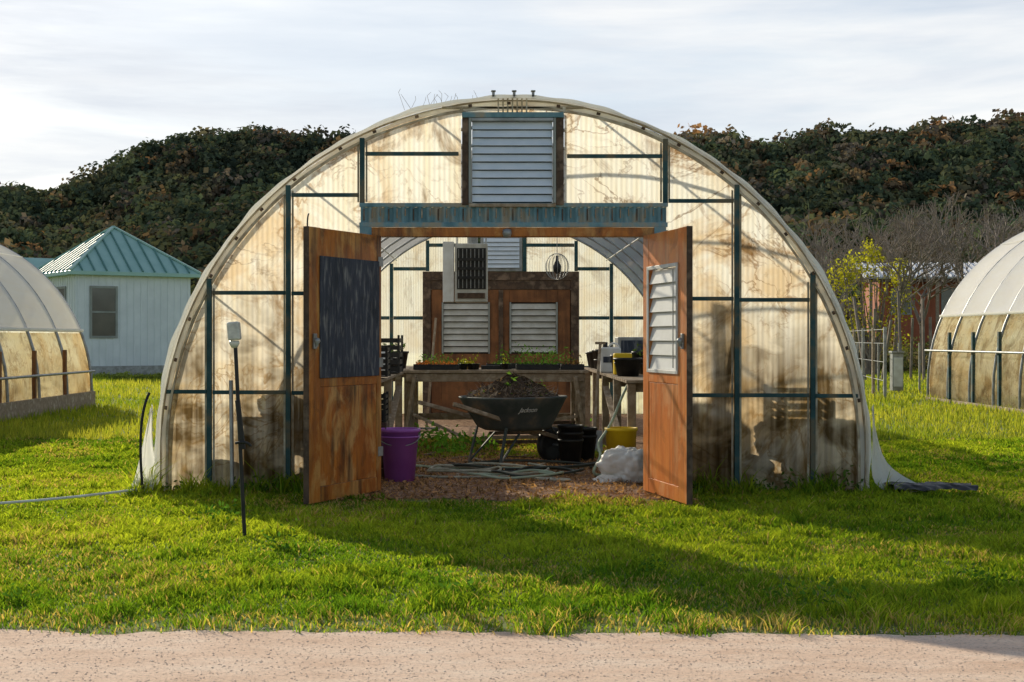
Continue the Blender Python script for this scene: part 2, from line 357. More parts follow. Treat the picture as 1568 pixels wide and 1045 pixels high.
for (x,y,s) in [(1.45,6.75,.16),(-.36,7.1,.15),(1.25,6.9,.12),(-2.1,9.9,.2),(-3.0,12.6,.3),(.7,7.8,.12),(-1.7,7.4,.13),(2.4,7.4,.14),(-1.5,8.6,.16),(.2,6.6,.1),(-2.5,6.9,.12)]:
    weed(x,y,s)
for (x,s) in [(-2.8,.16),(-2.2,.2),(1.5,.15),(2.3,.2),(2.75,.24),(2.05,.14)]: weed(x,11.86,s,50,name='wall_foot_weed',col=(.07,.13,.025))

# ------------------------------------------------------------------ main greenhouse
GH=group('greenhouse',(0,12,0)); R=3.03; ZC=.33; L=12.5
def zt(x,R=2.98):
    return ZC+math.sqrt(max(0,R*R-x*x)) if abs(x)<R else ZC
def endwall(prefix,y,m):
    zero=lambda x:0.0
    corr(prefix+'_panel_outer_left',-2.975,-2.58,zero,zt,y,m,GH)
    corr(prefix+'_panel_left',-2.58,-1.14,zero,zt,y+.004,m,GH)
    corr(prefix+'_panel_right',1.14,2.55,zero,zt,y+.004,m,GH)
    corr(prefix+'_panel_outer_right',2.55,2.975,zero,zt,y,m,GH)
    corr(prefix+'_panel_top_left',-1.139,-.44,lambda x:2.17,zt,y,m,GH)
    corr(prefix+'_panel_top_right',.44,1.139,lambda x:2.17,zt,y,m,GH)
    corr(prefix+'_panel_apex',-.439,.439,lambda x:3.17,zt,y,m,GH)
    corr(prefix+'_panel_under_vent',-.439,.439,lambda x:2.17,lambda x:2.44,y,m,GH)
endwall('front',0,M_panel)
endwall('back',L,M_back)
def post(x,z0,z1,y=-.03,w=.042,m=M_teal,nm='stud'): box(nm,x-w/2,x+w/2,y-.02,y+.018,z0,z1,m,GH)
for x,z0,z1 in [(-1.278,2.42,zt(1.278)-.02),(1.294,2.42,zt(1.294)-.02),(-1.905,0,zt(1.905)-.02),(1.90,0,zt(1.9)-.02),(-2.575,0,zt(2.575)-.02),(2.545,0,zt(2.545)-.02),
                (-1.278,0,2.22),(1.294,0,2.22)]:
    post(x,z0,z1)
def girt(x0,x1,z,h=.034): box('girt',x0,x1,-.032,-.014,z-h/2,z+h/2,M_teal,GH)
for x0,x1,z in [(-1.253,-.46,2.87),(.46,1.269,2.85),(-1.88,-1.305,2.52),(1.32,1.875,2.47),(-2.55,-1.93,1.69),(-1.88,-1.305,1.685),(1.925,2.52,1.63),(1.32,1.875,1.64),
                (-2.95,-2.6,.85),(-2.55,-1.93,.845),(-1.88,-1.305,.84),(1.925,2.52,.82),(1.32,1.875,.82),(2.57,2.93,.815)]:
    girt(x0,x1,z)
for x in (-1.278,1.294,-1.905,1.90,-2.575,2.545):
    for s in (-1,1):
        zb=2.46 if abs(x)<1.4 else .0
        box('lap_strip',x+s*.035-.008,x+s*.035+.008,-.018,-.012,zb,zt(abs(x)+.04)-.03,M_lath,GH,bev=0)
box('header_flashing',-1.30,1.31,-.06,-.04,2.415,2.45,M_tealb,GH)
corr('header_corrugated',-1.29,1.30,lambda x:2.285,lambda x:2.415,-.045,M_tealb,GH,pitch=.07,amp=.014,step=.01)
for i in range(37): box('header_rust_rib',-1.265+i*.07,-1.255+i*.07,-.066,-.060,2.30+.02*(i%3),2.40,M_wood_g if i%3 else M_wood_d,GH,bev=0)
box('header_lower_trim',-1.30,1.31,-.066,-.045,2.245,2.285,M_tealb,GH)
box('door_lintel',-1.20,1.20,-.075,.06,2.165,2.242,M_wood_o,GH)
box('door_jamb_left',-1.21,-1.125,-.055,.06,0,2.163,M_wood_d,GH)
box('door_jamb_right',1.115,1.20,-.055,.06,0,2.163,M_wood_d,GH)
for s in (-1,1): box('header_end_block',s*1.245-.05,s*1.245+.05,-.085,-.076,2.166,2.244,M_tealb,GH)
lathe('door_lamp',[(0,.04),(.035,.03),(.04,0),(.03,-.03),(0,-.04)],M_galv,GH,(-.05,-.10,2.19))
box('vent_frame_left',-.43,-.375,-.075,.05,2.43,3.17,M_wood_d,GH); box('vent_frame_right',.365,.43,-.075,.05,2.43,3.17,M_wood_d,GH)
box('vent_frame_bottom',-.374,.364,-.075,.05,2.415,2.445,M_wood_g,GH); box('vent_frame_top',-.43,.43,-.085,.05,3.17,3.215,M_tealb,GH)
box('vent_inner_left',-.374,-.352,-.085,.0,2.447,3.168,M_trim,GH); box('vent_inner_right',.342,.364,-.085,.0,2.447,3.168,M_trim,GH)
box('vent_inner_top',-.351,.341,-.083,.0,3.14,3.168,M_galv,GH)
louvre('vent_slat',-.345,.335,2.455,3.138,-.045,10,M_louv,GH,tilt=64,cov=1.0)
box('vent_gap_shade',-.344,.334,.03,.04,2.447,3.138,M_black,GH)  # black sheet added behind the slats so their gaps read as shade
box('apex_stud_left',-.45,-.42,-.05,-.015,3.216,zt(.45)-.01,M_lath,GH); box('apex_stud_right',.42,.45,-.05,-.015,3.216,zt(.45)-.01,M_lath,GH)
box('apex_girt',-.6,.6,-.045,-.018,3.25,3.27,M_lath,GH)
for i in range(7): box('apex_lath',-.13+i*.04,-.117+i*.04,-.06,-.046,3.22,3.34,M_lath,GH,bev=0)
def ribbon(name,Ra,Rb,ya,yb,m,wob=0,n=260,seed=1):
    V=[];F=[]
    r=np.random.default_rng(seed); ph=r.random(6)*6
    def rad(s): return wob*(math.sin(s*9+ph[0])+.6*math.sin(s*23+ph[1])+.7*math.sin(s*41+ph[2])+.5*math.sin(s*97+ph[3]))
    for i in range(n+1):
        s=-1+2*i/n
        tot=math.pi/2*R+ZC; d=abs(s)*tot
        w=rad(s)
        for (rr,yy) in ((Ra,ya),(Rb+w,ya),(Rb+w,yb),(Ra,yb)):
            if d<=math.pi/2*R:
                a=d/R; x=rr*math.sin(a); z=ZC+rr*math.cos(a)
            else: x=rr; z=ZC-(d-math.pi/2*R)
            V.append((math.copysign(x,s) if s else 0,yy,z))
    for i in range(n):
        for j in range(4):
            F.append((4*i+j,4*i+(j+1)%4,4*i+4+(j+1)%4,4*i+4+j))
    F.append((0,1,2,3)); F.append((4*n,4*n+3,4*n+2,4*n+1))
    return pymesh(name,V,F,m,GH)
ribbon('rim_lath_inner',2.925,2.945,-.045,-.012,M_lath,.003,seed=4)
ribbon('rim_wiggle_channel',2.986,2.994,-.05,.0,M_lath,.002,seed=3)
ribbon('rim_film_edge',3.005,3.022,-.10,.02,M_rimf,.008,seed=8)
ribbon('rim_film_fold',2.95,2.984,-.03,-.012,M_rimf,.006,seed=12)
for i in range(23):
    a=math.radians(-82+7.4*i+random.uniform(-1,1)); box('rim_clamp',2.965*math.sin(a)-.016,2.965*math.sin(a)+.016,-.06,-.051,ZC+2.965*math.cos(a)-.012,ZC+2.965*math.cos(a)+.012,M_wood_d,GH,rot=(0,a,0))
for x in (-.165,.01,.17):
    box('ridge_bolt',x-.012,x+.012,-.1,-.07,3.34,3.385,M_galv,GH); box('ridge_bolt_head',x-.02,x+.02,-.11,-.06,3.386,3.396,M_galv,GH)
ny=40; pa=arch(3.025,ZC,0,64); V=[];F=[]
for j in range(ny+1):
    y=.02+(L+.05)*j/ny
    for (x,z) in pa: V.append((x,y,z))
K=len(pa)
for j in range(ny):
    for i in range(K-1): F.append((j*K+i,j*K+i+1,(j+1)*K+i+1,(j+1)*K+i))
pymesh('cover_film',V,F,M_roof,GH,smooth=True)
for j in range(11):
    y=.12+(L-.24)*j/10
    tube('hoop',[(x,y,z) for x,z in arch(2.99,ZC,0,30)],.017,M_galv,GH,smooth=False)
for a in (-62,-38,-14,14,38,62):
    ra=math.radians(a); x=2.95*math.sin(ra); z=ZC+2.95*math.cos(ra)
    tube('purlin',[(x,.05,z),(x,L-.05,z)],.010,M_galv,GH,smooth=False)
yb=L-.05
for x in (-1.905,-1.278,.40,1.294,1.905): box('back_stud',x-.03,x+.03,yb-.04,yb,0 if abs(x)>1.3 else 2.47,zt(x)-.02,M_teal,GH)
for x0,x1,z in [(-1.87,-1.31,2.51),(1.325,1.87,2.51),(-1.87,-1.31,1.66),(1.325,1.87,1.66),(-2.8,-1.94,1.66),(1.94,2.8,1.66),(-1.25,-.4,2.92),(.43,1.26,2.92),(-2.8,-1.94,.8),(1.94,2.8,.8),(-1.87,-1.31,.8),(1.325,1.87,.8)]:
    box('back_girt',x0,x1,yb-.038,yb-.003,z-.03,z+.03,M_teal,GH)
box('back_lintel',-1.36,1.34,yb-.12,yb-.01,2.31,2.46,M_wood_d,GH)
box('back_jamb_left',-1.36,-1.22,yb-.12,yb-.01,0,2.309,M_wood_d,GH); box('back_jamb_right',1.2,1.34,yb-.12,yb-.01,0,2.309,M_wood_d,GH)
box('back_transom',-1.219,1.199,yb-.10,yb-.02,2.15,2.309,M_wood_d,GH)
box('back_door_meeting_strip',-.05,.03,yb-.13,yb-.091,.02,2.14,M_wood_d,GH)
box('back_door_gap_shade',-1.22,1.2,yb-.028,yb-.02,.0,2.149,M_black,GH,bev=0)  # added black sheet, stands in for the shade between the door slats
for s,(wa,wb) in ((0,(-1.03,-.20)),(1,(.14,.97))):
    xa,xb=(-1.21,-.02) if s==0 else (.0,1.19); nm='back_door_left' if s==0 else 'back_door_right'
    box(nm+'_stile_a',xa,wa-.002,yb-.09,yb-.03,.02,2.148,M_red,GH); box(nm+'_stile_b',wb+.002,xb,yb-.09,yb-.03,.02,2.148,M_red,GH)
    box(nm+'_top',wa,wb,yb-.088,yb-.03,1.93,2.146,M_red,GH); box(nm+'_panel',wa,wb,yb-.085,yb-.03,.022,1.04,M_red,GH)
    louvre(nm+'_slat',wa+.03,wb-.03,1.06,1.91,yb-.075,8,M_cream,GH,tilt=60,cov=1.0)
    box(nm+'_bead_a',wa,wa+.028,yb-.12,yb-.05,1.041,1.929,M_trim,GH); box(nm+'_bead_b',wb-.028,wb,yb-.12,yb-.05,1.041,1.929,M_trim,GH)
box('back_vent_frame',-.36,.36,yb-.03,yb-.006,2.47,3.08,M_galv,GH); louvre('back_vent_slat',-.31,.31,2.52,3.04,yb-.08,7,M_louv,GH,tilt=60,cov=1.0)
def skirt(name,pts,m):
    V=[];F=[];n=len(pts)
    K=8
    for i,(p,q) in enumerate(pts):
        p=Vector(p);q=Vector(q)
        for k in range(K+1):
            t=k/K; w=p.lerp(q,t); w.y-=.05*math.sin(t*11+i*1.7)+.03*math.sin(i*2.3+t*5); w.z+=.03*math.sin(i*1.9+t*8)*t
            w.z=max(w.z,.02); V.append(tuple(w))
    for i in range(n-1):
        for k in range(K): a=i*(K+1)+k; F.append((a,a+1,a+K+2,a+K+1))
    o=pymesh(name,V,F,m,GH,smooth=True); s=o.modifiers.new('s','SUBSURF'); s.levels=1; s.render_levels=1; return o
M_sheet=plastic('loose_film',(.92,.90,.86),.15,.5)
skirt('film_skirt_left',[((-3.03,-.1,.75),(-3.06,-.13,.7)),((-3.03,-.12,.5),(-3.10,-.2,.4)),((-3.02,-.14,.3),(-3.14,-.25,.15)),((-3.01,-.15,.15),(-3.18,-.3,.05)),((-3.0,-.2,.05),(-3.28,-.4,.02)),((-3.0,-.3,.02),(-3.2,-.5,.02))],M_sheet)
skirt('film_skirt_right',[((3.03,-.08,.75),(3.05,-.08,.7)),((3.03,-.1,.5),(3.10,0,.42)),((3.03,-.1,.3),(3.17,.05,.26)),((3.03,-.12,.12),(3.32,.0,.10)),((3.05,-.15,.06),(3.48,-.15,.04)),((3.12,-.25,.02),(3.5,-.35,.03))],M_sheet)
V=[];F=[]
for i in range(25):
    for j in range(8):
        V.append((3.12+.68*i/24+.03*math.sin(j*2),11.95-.38+.38*j/7+.06*math.sin(i*.5),.05+.06*abs(math.sin(i*.8+j*1.1))*(1 if 0<j<7 else .3)))
for i in range(24):
    for j in range(7): a=i*8+j; F.append((a,a+8,a+9,a+1))
o=pymesh('black_ground_cloth',V,F,M_black,smooth=True); s=o.modifiers.new('s','SUBSURF'); s.levels=1; s.render_levels=1
def sprig(x,y,z,h,n=8):
    segs=[]
    for i in range(n):
        a=rng.uniform(-.5,.5); x0=x+rng.uniform(-.22,.22); q=(x0+a*h,y+rng.uniform(-.1,.1),z+h*rng.uniform(.5,1))
        segs.append(((x0,y,z),q,.0018,.0015)); segs.append((q,(q[0]+rng.uniform(-.04,.04),q[1],q[2]+.03),.0015,.0012))
    return segs
def segmesh(name,segs,m,parent=None,sides=4):
    A=np.array([s[0] for s in segs],float);B=np.array([s[1] for s in segs],float)
    r0=np.array([s[2] for s in segs])[:,None];r1=np.array([s[3] for s in segs])[:,None]
    d=B-A; d/=np.linalg.norm(d,axis=1,keepdims=True)+1e-9
    up=np.where(np.abs(d[:,2:3])>.9,np.array([[1.,0,0]]),np.array([[0,0,1.]])); u=np.cross(d,up);u/=np.linalg.norm(u,axis=1,keepdims=True);w=np.cross(d,u)
    V=[]
    for k in range(sides):
        a=2*math.pi*k/sides; V.append(A+(u*math.cos(a)+w*math.sin(a))*r0)
    for k in range(sides):
        a=2*math.pi*k/sides; V.append(B+(u*math.cos(a)+w*math.sin(a))*r1)
    V=np.stack(V,1).reshape(-1,3); base=np.arange(len(segs))[:,None]*(2*sides)
    F=np.concatenate([base+np.array([[k,(k+1)%sides,sides+(k+1)%sides,sides+k]]) for k in range(sides)])
    return np_mesh(name,V,F,m,parent=parent)
segmesh('roof_sprigs',sprig(-.75,.1,3.26,.15,10)+sprig(-.5,.1,3.3,.10,7),M_bark,GH)

# ------------------------------------------------------------------ doors
def door(name,hx,ang,w,face,board):
    g=group(name,(hx,11.93,0),ang); H=2.17
    wd=M_wood_o if board else M_wood_b; pn=M_wood_p if board else M_wood_b
    hs,fs=(.075,.17) if board else (.14,.20)
    z0,z1=(1.0,1.94) if board else (1.02,1.90)
    yc0,yc1=-.02,.02
    box('hinge_stile',0,hs,yc0,yc1,.02,H,wd,g); box('free_stile',w-fs,w,yc0,yc1,.02,H,wd,g)
    box('top_rail',hs+.001,w-fs-.001,yc0+.001,yc1-.001,z1,H-.002,wd,g); box('bottom_panel',hs+.001,w-fs-.001,yc0+.006,yc1-.006,.14,z0-.08,pn,g)
    box('bottom_rail',hs+.001,w-fs-.001,yc0+.001,yc1-.001,.02,.139,wd,g)
    box('mid_rail',hs+.001,w-fs-.001,yc0+.001,yc1-.001,z0-.079,z0-.001,wd,g)
    f=1 if face>0 else -1
    ye=.021 if f>0 else -.041
    if board:
        box('painted_board',hs-.02,w-fs+.02,.0215,.034,z0-.01,z1+.01,M_slate,g)
        box('board_backing',hs+.002,w-fs-.002,-.01,.01,z0,z1-.001,M_wood_d,g)
        for zz in (.35,1.1,1.95): box('strap_hinge',-.02,.06,ye,ye+.006,zz-.04,zz+.04,M_galv,g)
        tube('corner_hook',[(w-.01,0,2.17),(w-.01,0,2.25),(w-.03,0,2.27)],.006,M_black,g)
    else:
        a,b=hs+.001,w-fs-.001
        for nm,xx in (('bead_a',(a-.01,a+.02)),('bead_b',(b-.02,b+.01))): box(nm,*xx,-.034,-.0205,z0,z1,M_white,g)
        box('bead_top',a+.021,b-.021,-.034,-.0205,z1-.03,z1,M_white,g); box('bead_bottom',a+.021,b-.021,-.034,-.0205,z0,z0+.03,M_white,g)
        h=(z1-z0-.06)/7
        for i in range(7):
            zc=z0+.03+h*(i+.5); box('louvre_pane_%d'%(i+1),a+.021,b-.021,-h*.52,h*.52,zc-.003,zc+.003,M_louvw,g,rot=(math.radians(76),0,0),bev=.001)
        box('louvre_backing',a+.021,b-.021,.03,.034,z0+.03,z1-.03,M_trim,g,bev=0)
        box('louvre_channel',b-.05,b-.03,-.05,-.045,z0+.05,z1-.05,M_galv,g)
    box('edge_trim',w+.001,w+.012,-.024,.024,.02,H,M_wood_d,g)
    lathe('door_knob',[(0,.03),(.022,.02),(.028,0),(.012,-.025),(.012,-.04)],M_galv,g,(w-.07,.05*f,1.28))
    box('latch_plate',w-.09,w-.05,ye,ye+.02,1.22,1.34,M_galv,g)
    return g
door('wooden_door',-1.13,math.atan2(-1.03,-.485),1.13,1,True)
door('louvred_wooden_door',1.12,math.atan2(-1.05,.225),1.07,-1,False)

# ------------------------------------------------------------------ interior
xs=np.linspace(-1.5,1.5,120); e0=11.45+.18*snoise(xs,xs*0,61,2.5); VV=np.concatenate([np.stack([xs,e0,xs*0+.004],1),np.stack([xs*1.8,xs*0+24.3,xs*0+.004],1)])
i=np.arange(119); np_mesh('mulch_path',VV,np.stack([i,i+1,i+121,i+120],1),M_mulch)
k=12000; P=np.stack([rng.uniform(-1.45,1.45,k),rng.uniform(11.2,18,k),rng.uniform(.008,.03,k)],1)
V,F=quads(P,.01+.025*rng.random(k)**2,.35); c=np.array([[.46,.27,.14]])*(.2+1.3*rng.random((k,1)))
np_mesh('leaf_litter',V,F,M_leaf,np.repeat(c,4,axis=0))
def pot(name,x,y,z,r,h,m,parent):
    lathe(name,[(0,.004),(r*.75,.0),(r,h*.88),(r*1.08,h*.88),(r*1.08,h),(r*.98,h),(r*.93,h*.85),(0,h*.85)],m,parent,(x,y,z),20)
def sprouts(name,x0,x1,y0,y1,z,h,n,col,parent,leaf=.02):
    P=np.stack([rng.uniform(x0,x1,n),rng.uniform(y0,y1,n),z+h*rng.random(n)**1.4*(.5+.5*rng.random(n))],1); V,F=quads(P,leaf*(.5+.8*rng.random(n)),.4,up=.5)
    c=np.array([col])*(.5+.9*rng.random((n,1))); return np_mesh(name,V,F,M_leaf,np.repeat(c,4,axis=0),parent=parent)
def tray(x0,x1,y0,y1,z,parent,col,h=.06,sp=.08,n=250):
    box('tray_front',x0,x1,y0,y0+.01,z,z+h,M_black,parent,bev=0); box('tray_back',x0,x1,y1-.01,y1,z,z+h,M_black,parent,bev=0)
    box('tray_side_a',x0,x0+.01,y0+.011,y1-.011,z,z+h,M_black,parent,bev=0); box('tray_side_b',x1-.01,x1,y0+.011,y1-.011,z,z+h,M_black,parent,bev=0)
    box('tray_soil',x0+.011,x1-.011,y0+.011,y1-.011,z+.002,z+h*.85,M_soil,parent,bev=0)
    if n: sprouts('tray_seedlings',x0+.02,x1-.02,y0+.02,y1-.02,z+h*.85,sp,n,col,parent)
TB=group('potting_table',(-.14,16.4,0))
for i in range(6):
    box('top_board_%d'%(i+1),-1.10+.02*(i%3),1.09-.015*(i%2),-.02+i*.2,.172+i*.2,.90+.004*(i%2),.935+.004*(i%2),M_wood_g,TB)
box('apron_front',-1.04,1.04,.005,.04,.80,.895,M_wood_g,TB); box('apron_back',-1.04,1.04,1.1,1.14,.80,.895,M_wood_g,TB)
for sx in (-1,1):
    for yy in (.042,1.0): box('leg',sx*1.0-.055,sx*1.0+.055,yy,yy+.09,0,.898,M_wood_g,TB)
    beam('leg_brace_front',(sx*1.06,-.02,0.02),(sx*.93,-.03,.86),.10,.04,M_wood_g,TB)
    box('end_rail',sx*1.0-.02,sx*1.0+.02,.14,.99,.3,.38,M_wood_g,TB)
beam('diagonal_brace_a',(-.95,.02,.42),(-.35,.0,.15),.09,.03,M_wood_g,TB); beam('diagonal_brace_b',(.96,-.01,.40),(.35,-.01,.30),.08,.03,M_wood_g,TB)
box('low_rail',-.94,.94,1.02,1.06,.3,.38,M_wood_g,TB)
tray(-.95,-.42,.05,.33,.94,TB,(.42,.14,.04),sp=.06,n=200); tray(-.85,-.3,.4,.68,.94,TB,(.18,.2,.05),sp=.08); tray(-.95,-.5,.75,1.05,.94,TB,(.10,.2,.04),sp=.16,n=200)
tray(.25,.75,.05,.33,.94,TB,(.08,.18,.03),sp=.25,n=260); tray(.78,1.05,.1,.38,.94,TB,(.14,.08,.04),sp=.14,n=110)
tray(-.1,.2,.3,.6,.94,TB,(.08,.2,.03),sp=.05,n=40); tray(.0,.5,.7,1.0,.94,TB,(.08,.17,.03),sp=.28,n=200); tray(.55,1.0,.6,.95,.94,TB,(.09,.19,.04),sp=.22,n=200)
for i,(x,y) in enumerate([(-.36,.1),(-.28,.16),(-.22,.08),(.12,.12)]):
    pot('small_pot_%d'%(i+1),x,y,.94,.045,.07,M_black,TB); sprouts('pot_seedling_%d'%(i+1),x-.03,x+.03,y-.03,y+.03,1.0,.15,16,(.36,.38,.04),TB)
pot('ochre_pot',-.30,.32,.94,.05,.09,M_yellow,TB)
box('spare_tray_stack',-.16,.06,.2,.28,.94,.985,M_black,TB)
UT=group('stored_timber',(.2,17.0,0)); 
for i in range(5): beam('offcut_%d'%(i+1),(-.6+.1*i,.1*i,.05+.05*i),(.5+.06*i,.12*i-.2,.08+.05*i),.1,.04,M_wood_g if i%2 else M_wood_d,UT)
WB=group('wheelbarrow',(.06,14.6,0),math.radians(38))
def ring(cx,cy,z,hx,hy,n=36,e=3.2):
    o=[]
    for i in range(n):
        a=2*math.pi*i/n; c,s=math.cos(a),math.sin(a)
        o.append((cx+hx*math.copysign(abs(c)**(2/e),c),cy+hy*math.copysign(abs(s)**(2/e),s),z))
    return o
M_wb=mat('barrow_steel',(.055,.07,.066),(.09,.10,.095),(.22,.16,.11),scale=5,rough=.6,lo=.4,hi=.70)
rs=[ring(.03,0,.36,.32,.26),ring(.0,0,.40,.38,.29),ring(-.02,0,.68,.53,.42),ring(-.02,0,.70,.545,.435),ring(-.02,0,.71,.535,.425),ring(-.02,0,.66,.50,.39)]
V=[v for r_ in rs for v in r_];F=[tuple(range(35,-1,-1))]
for j in range(len(rs)-1):
    for i in range(36): F.append((j*36+i,j*36+(i+1)%36,(j+1)*36+(i+1)%36,(j+1)*36+i))
pymesh('tray_bowl',V,F,M_wb,WB,smooth=True)
V=[];F=[];nr=9
for j in range(nr+1):
    f=j/nr
    for i in range(36):
        x,y,_=ring(0,0,0,.50,.39)[i]; z=.66+.22*(1-f)**.7*(1+.4*math.sin(i*.9+j))*.9+.03*random.random()
        V.append((-.02+x*f,y*f,z))
for j in range(nr):
    for i in range(36): F.append((j*36+i,(j+1)*36+i,(j+1)*36+(i+1)%36,j*36+(i+1)%36))
pymesh('soil_heap',V,F,M_soil,WB,smooth=False)
segs=[]
for i in range(520):
    a=random.random()*6.28; q=math.sqrt(random.random()); p0=(.5*q*math.cos(a)-.02,.40*q*math.sin(a),.70+.2*(1-q)*random.random()+.02)
    p1=(p0[0]+random.gauss(0,.07),p0[1]+random.gauss(0,.06),p0[2]+random.gauss(.015,.04)); segs.append((p0,p1,.003,.001))
segmesh('dry_stalks',segs,M_bark,WB,3)
k=700; a=rng.random(k)*6.28; q=np.sqrt(rng.random(k)); P=np.stack([.48*q*np.cos(a)-.02,.38*q*np.sin(a),.70+.24*(1-q)*rng.random(k)+.05*rng.random(k)],1)
V,F=quads(P,.01+.02*rng.random(k),.25); c=np.where(rng.random((k,1))<.22,np.array([[.12,.2,.04]]),np.array([[.26,.17,.10]]))*(.4+.9*rng.random((k,1)))
np_mesh('wilted_plants',V,F,M_leaf,np.repeat(c,4,axis=0),parent=WB)
sprouts('green_sprig',-.22,-.12,-.2,-.1,.78,.22,22,(.18,.34,.06),WB,.03); sprouts('green_sprig_b',.22,.3,-.2,-.1,.74,.14,16,(.12,.25,.04),WB,.028)
for s in (-1,1):
    beam('handle',(-1.0,s*.30,.66),(.50,s*.10,.26),.045,.04,M_wood_g,WB); beam('leg_strut',(-.30,s*.24,.40),(-.40,s*.26,.02),.03,.02,M_wb,WB)
    beam('leg_brace',(-.1,s*.2,.33),(-.40,s*.26,.03),.025,.015,M_wb,WB)
beam('leg_crossbar',(-.40,-.26,.03),(-.40,.26,.03),.03,.02,M_wb,WB)
o=lathe('wheel',[(.0,-.03),(.05,-.04),(.11,-.035),(.15,-.045),(.18,-.03),(.185,0),(.18,.03),(.15,.045),(.11,.035),(.05,.04),(0,.03)],M_black,WB,(.50,0,.185)); o.rotation_euler=(math.pi/2,0,0)
tube('axle',[(.50,-.1,.185),(.50,.1,.185)],.012,M_galv,WB,smooth=False); beam('nose_brace',(.42,-.08,.38),(.56,-.08,.22),.03,.01,M_wb,WB)
tx=bpy.data.curves.new('lettering','FONT'); tx.body='Jackson'; tx.size=.075; tx.align_x='CENTER'; tx.extrude=.001; tx.shear=.3; tx.materials.append(M_white)
to=link(bpy.data.objects.new('lettering',tx),WB); to.location=(-.15,-.395,.56); to.rotation_euler=(math.radians(115),0,0)
def bench(name,x0,x1,y0,y1,top):
    g=group(name,((x0+x1)/2,y0,0)); w=(x1-x0)/2; Ln=y1-y0
    n=int(Ln/.22)
    for i in range(n): box('slat_%d'%(i+1),-w,w,i*.22,i*.22+.18,top-.03,top,M_wood_g,g)
    for yy in np.linspace(.05,Ln-.15,5):
        for sx in (-1,1): box('leg',sx*(w-.06)-.04,sx*(w-.06)+.04,yy,yy+.08,0,top-.035,M_wood_g,g)
        box('bearer',-w+.02,w-.02,yy+.081,yy+.12,top-.12,top-.034,M_wood_g,g)
    for sx in (-1,1): beam('cross_brace',(sx*(w-.01),.1,.1),(sx*(w-.01),Ln*.4,top-.15),.07,.02,M_wood_g,g)
    return g
BL=bench('plant_bench',-2.55,-1.2,12.9,20,.92); BR=bench('plant_bench',1.12,2.55,13.6,20,.90)
def fill(g,w,top,Ln,seed):
    r=random.Random(seed); y=.15
    while y<Ln-.3:
        x=-w+.15
        while x<w-.1:
            q=r.random(); rr=r.uniform(.08,.15)
            if q<.55: pot('plant_pot',x,y,top,rr,r.uniform(.12,.26),M_black,g)
            if q<.12: sprouts('pot_plant',x-rr,x+rr,y-rr,y+rr,top+.2,r.uniform(.1,.2),30,(.08,.13,.03),g,.03)
            x+=rr*2+.1
        y+=.42
fill(BL,.67,.92,7.1,2); fill(BR,.71,.90,6.4,5)
def crate(name,x0,x1,y0,y1,z0,z1,m=M_black):
    g=group(name,((x0+x1)/2,(y0+y1)/2,z0)); w=(x1-x0)/2; d=(y1-y0)/2; h=z1-z0
    box('floor',-w,w,-d,d,0,.01,m,g,bev=0)
    for k in range(5):
        za=.015+k*(h-.02)/5; zb=za+(h-.02)/5*.62
        box('front_slat',-w,w,-d-.006,-d,za,zb,m,g,bev=0); box('back_slat',-w,w,d,d+.006,za,zb,m,g,bev=0)
        box('left_slat',-w-.006,-w,-d,d,za,zb,m,g,bev=0); box('right_slat',w,w+.006,-d,d,za,zb,m,g,bev=0)
    for sx in (-1,1):
        for sy in (-1,1): box('corner',sx*w-.012,sx*w+.012,sy*d-.012,sy*d+.012,0,h,m,g,bev=0)
crate('plastic_crate',-1.75,-1.17,13.3,13.7,.94,1.24); crate('plastic_crate',-1.45,-1.17,13.05,13.4,.53,.80); crate('plastic_crate',-1.6,-1.18,15.2,15.8,.93,1.34)
box('crate_stand',-1.5,-1.15,13.0,13.4,.0,.525,M_wood_d,None)
PSK=group('nursery_pot_stack',(0,12.4,0))
def tallpot(x,y,z,r,h,n):
    for i in range(n): lathe('stacked_pot',[(0,.004),(r*.78,0),(r,h*.9),(r*1.06,h*.9),(r*1.06,h),(r*.95,h),(r*.9,h*.9),(0,h*.9)],M_black,PSK,(x,y,z+i*h*.28),18)
for x,y,z,r,h,n in [(-2.7,.1,0,.14,.28,3),(-2.35,.05,0,.16,.3,5),(-1.6,.0,0,.15,.3,6),(-1.98,.1,0,.14,.25,2),(1.45,.1,0,.16,.3,7),(1.8,.05,0,.14,.25,4),(2.2,.1,0,.17,.32,6),(2.6,.1,0,.13,.26,4),(.64,2.25,0,.13,.26,3),(.80,2.6,0,.14,.28,2)]:
    tallpot(x,y,z,r,h,n)
def lump(name,x,y,z,a,b_,h,seed,m):
    bm=bmesh.new(); bmesh.ops.create_icosphere(bm,subdivisions=5,radius=1)
    for v in bm.verts:
        d=v.co.copy(); f=1+.30*mn.noise(d*1.4+Vector((seed,1,2)))+.22*abs(mn.noise(d*3.1+Vector((seed,0,0))))-.16*abs(mn.noise(d*6+Vector((5,seed,5))))-.08*abs(mn.noise(d*12+Vector((5,seed,5))))
        v.co=Vector((d.x*a*f,d.y*b_*f,max(-h*.45,d.z*h*f)+h*.45))
    me=bpy.data.meshes.new(name); bm.to_mesh(me); bm.free(); me.materials.append(m)
    for p_ in me.polygons: p_.use_smooth=True
    o=link(bpy.data.objects.new(name,me)); o.location=(x,y,z); return o
M_bag=mat('soil_bag_plastic',(.10,.09,.06),(.06,.055,.04),(.18,.15,.10),scale=4,rough=.5)
for i,(x,y,z,a,h) in enumerate([(-2.35,12.75,.92,.22,.16),(-1.9,12.8,.94,.25,.20),(1.55,13.3,.9,.2,.2),(1.95,13.5,.92,.34,.26),(2.35,13.4,.92,.22,.18)]):
    lump('soil_bag',x,y,z,a,.2,h,i*3.1,M_bag)
box('shelf_board',-2.7,-1.45,12.6,12.88,.88,.915,M_wood_d,None)
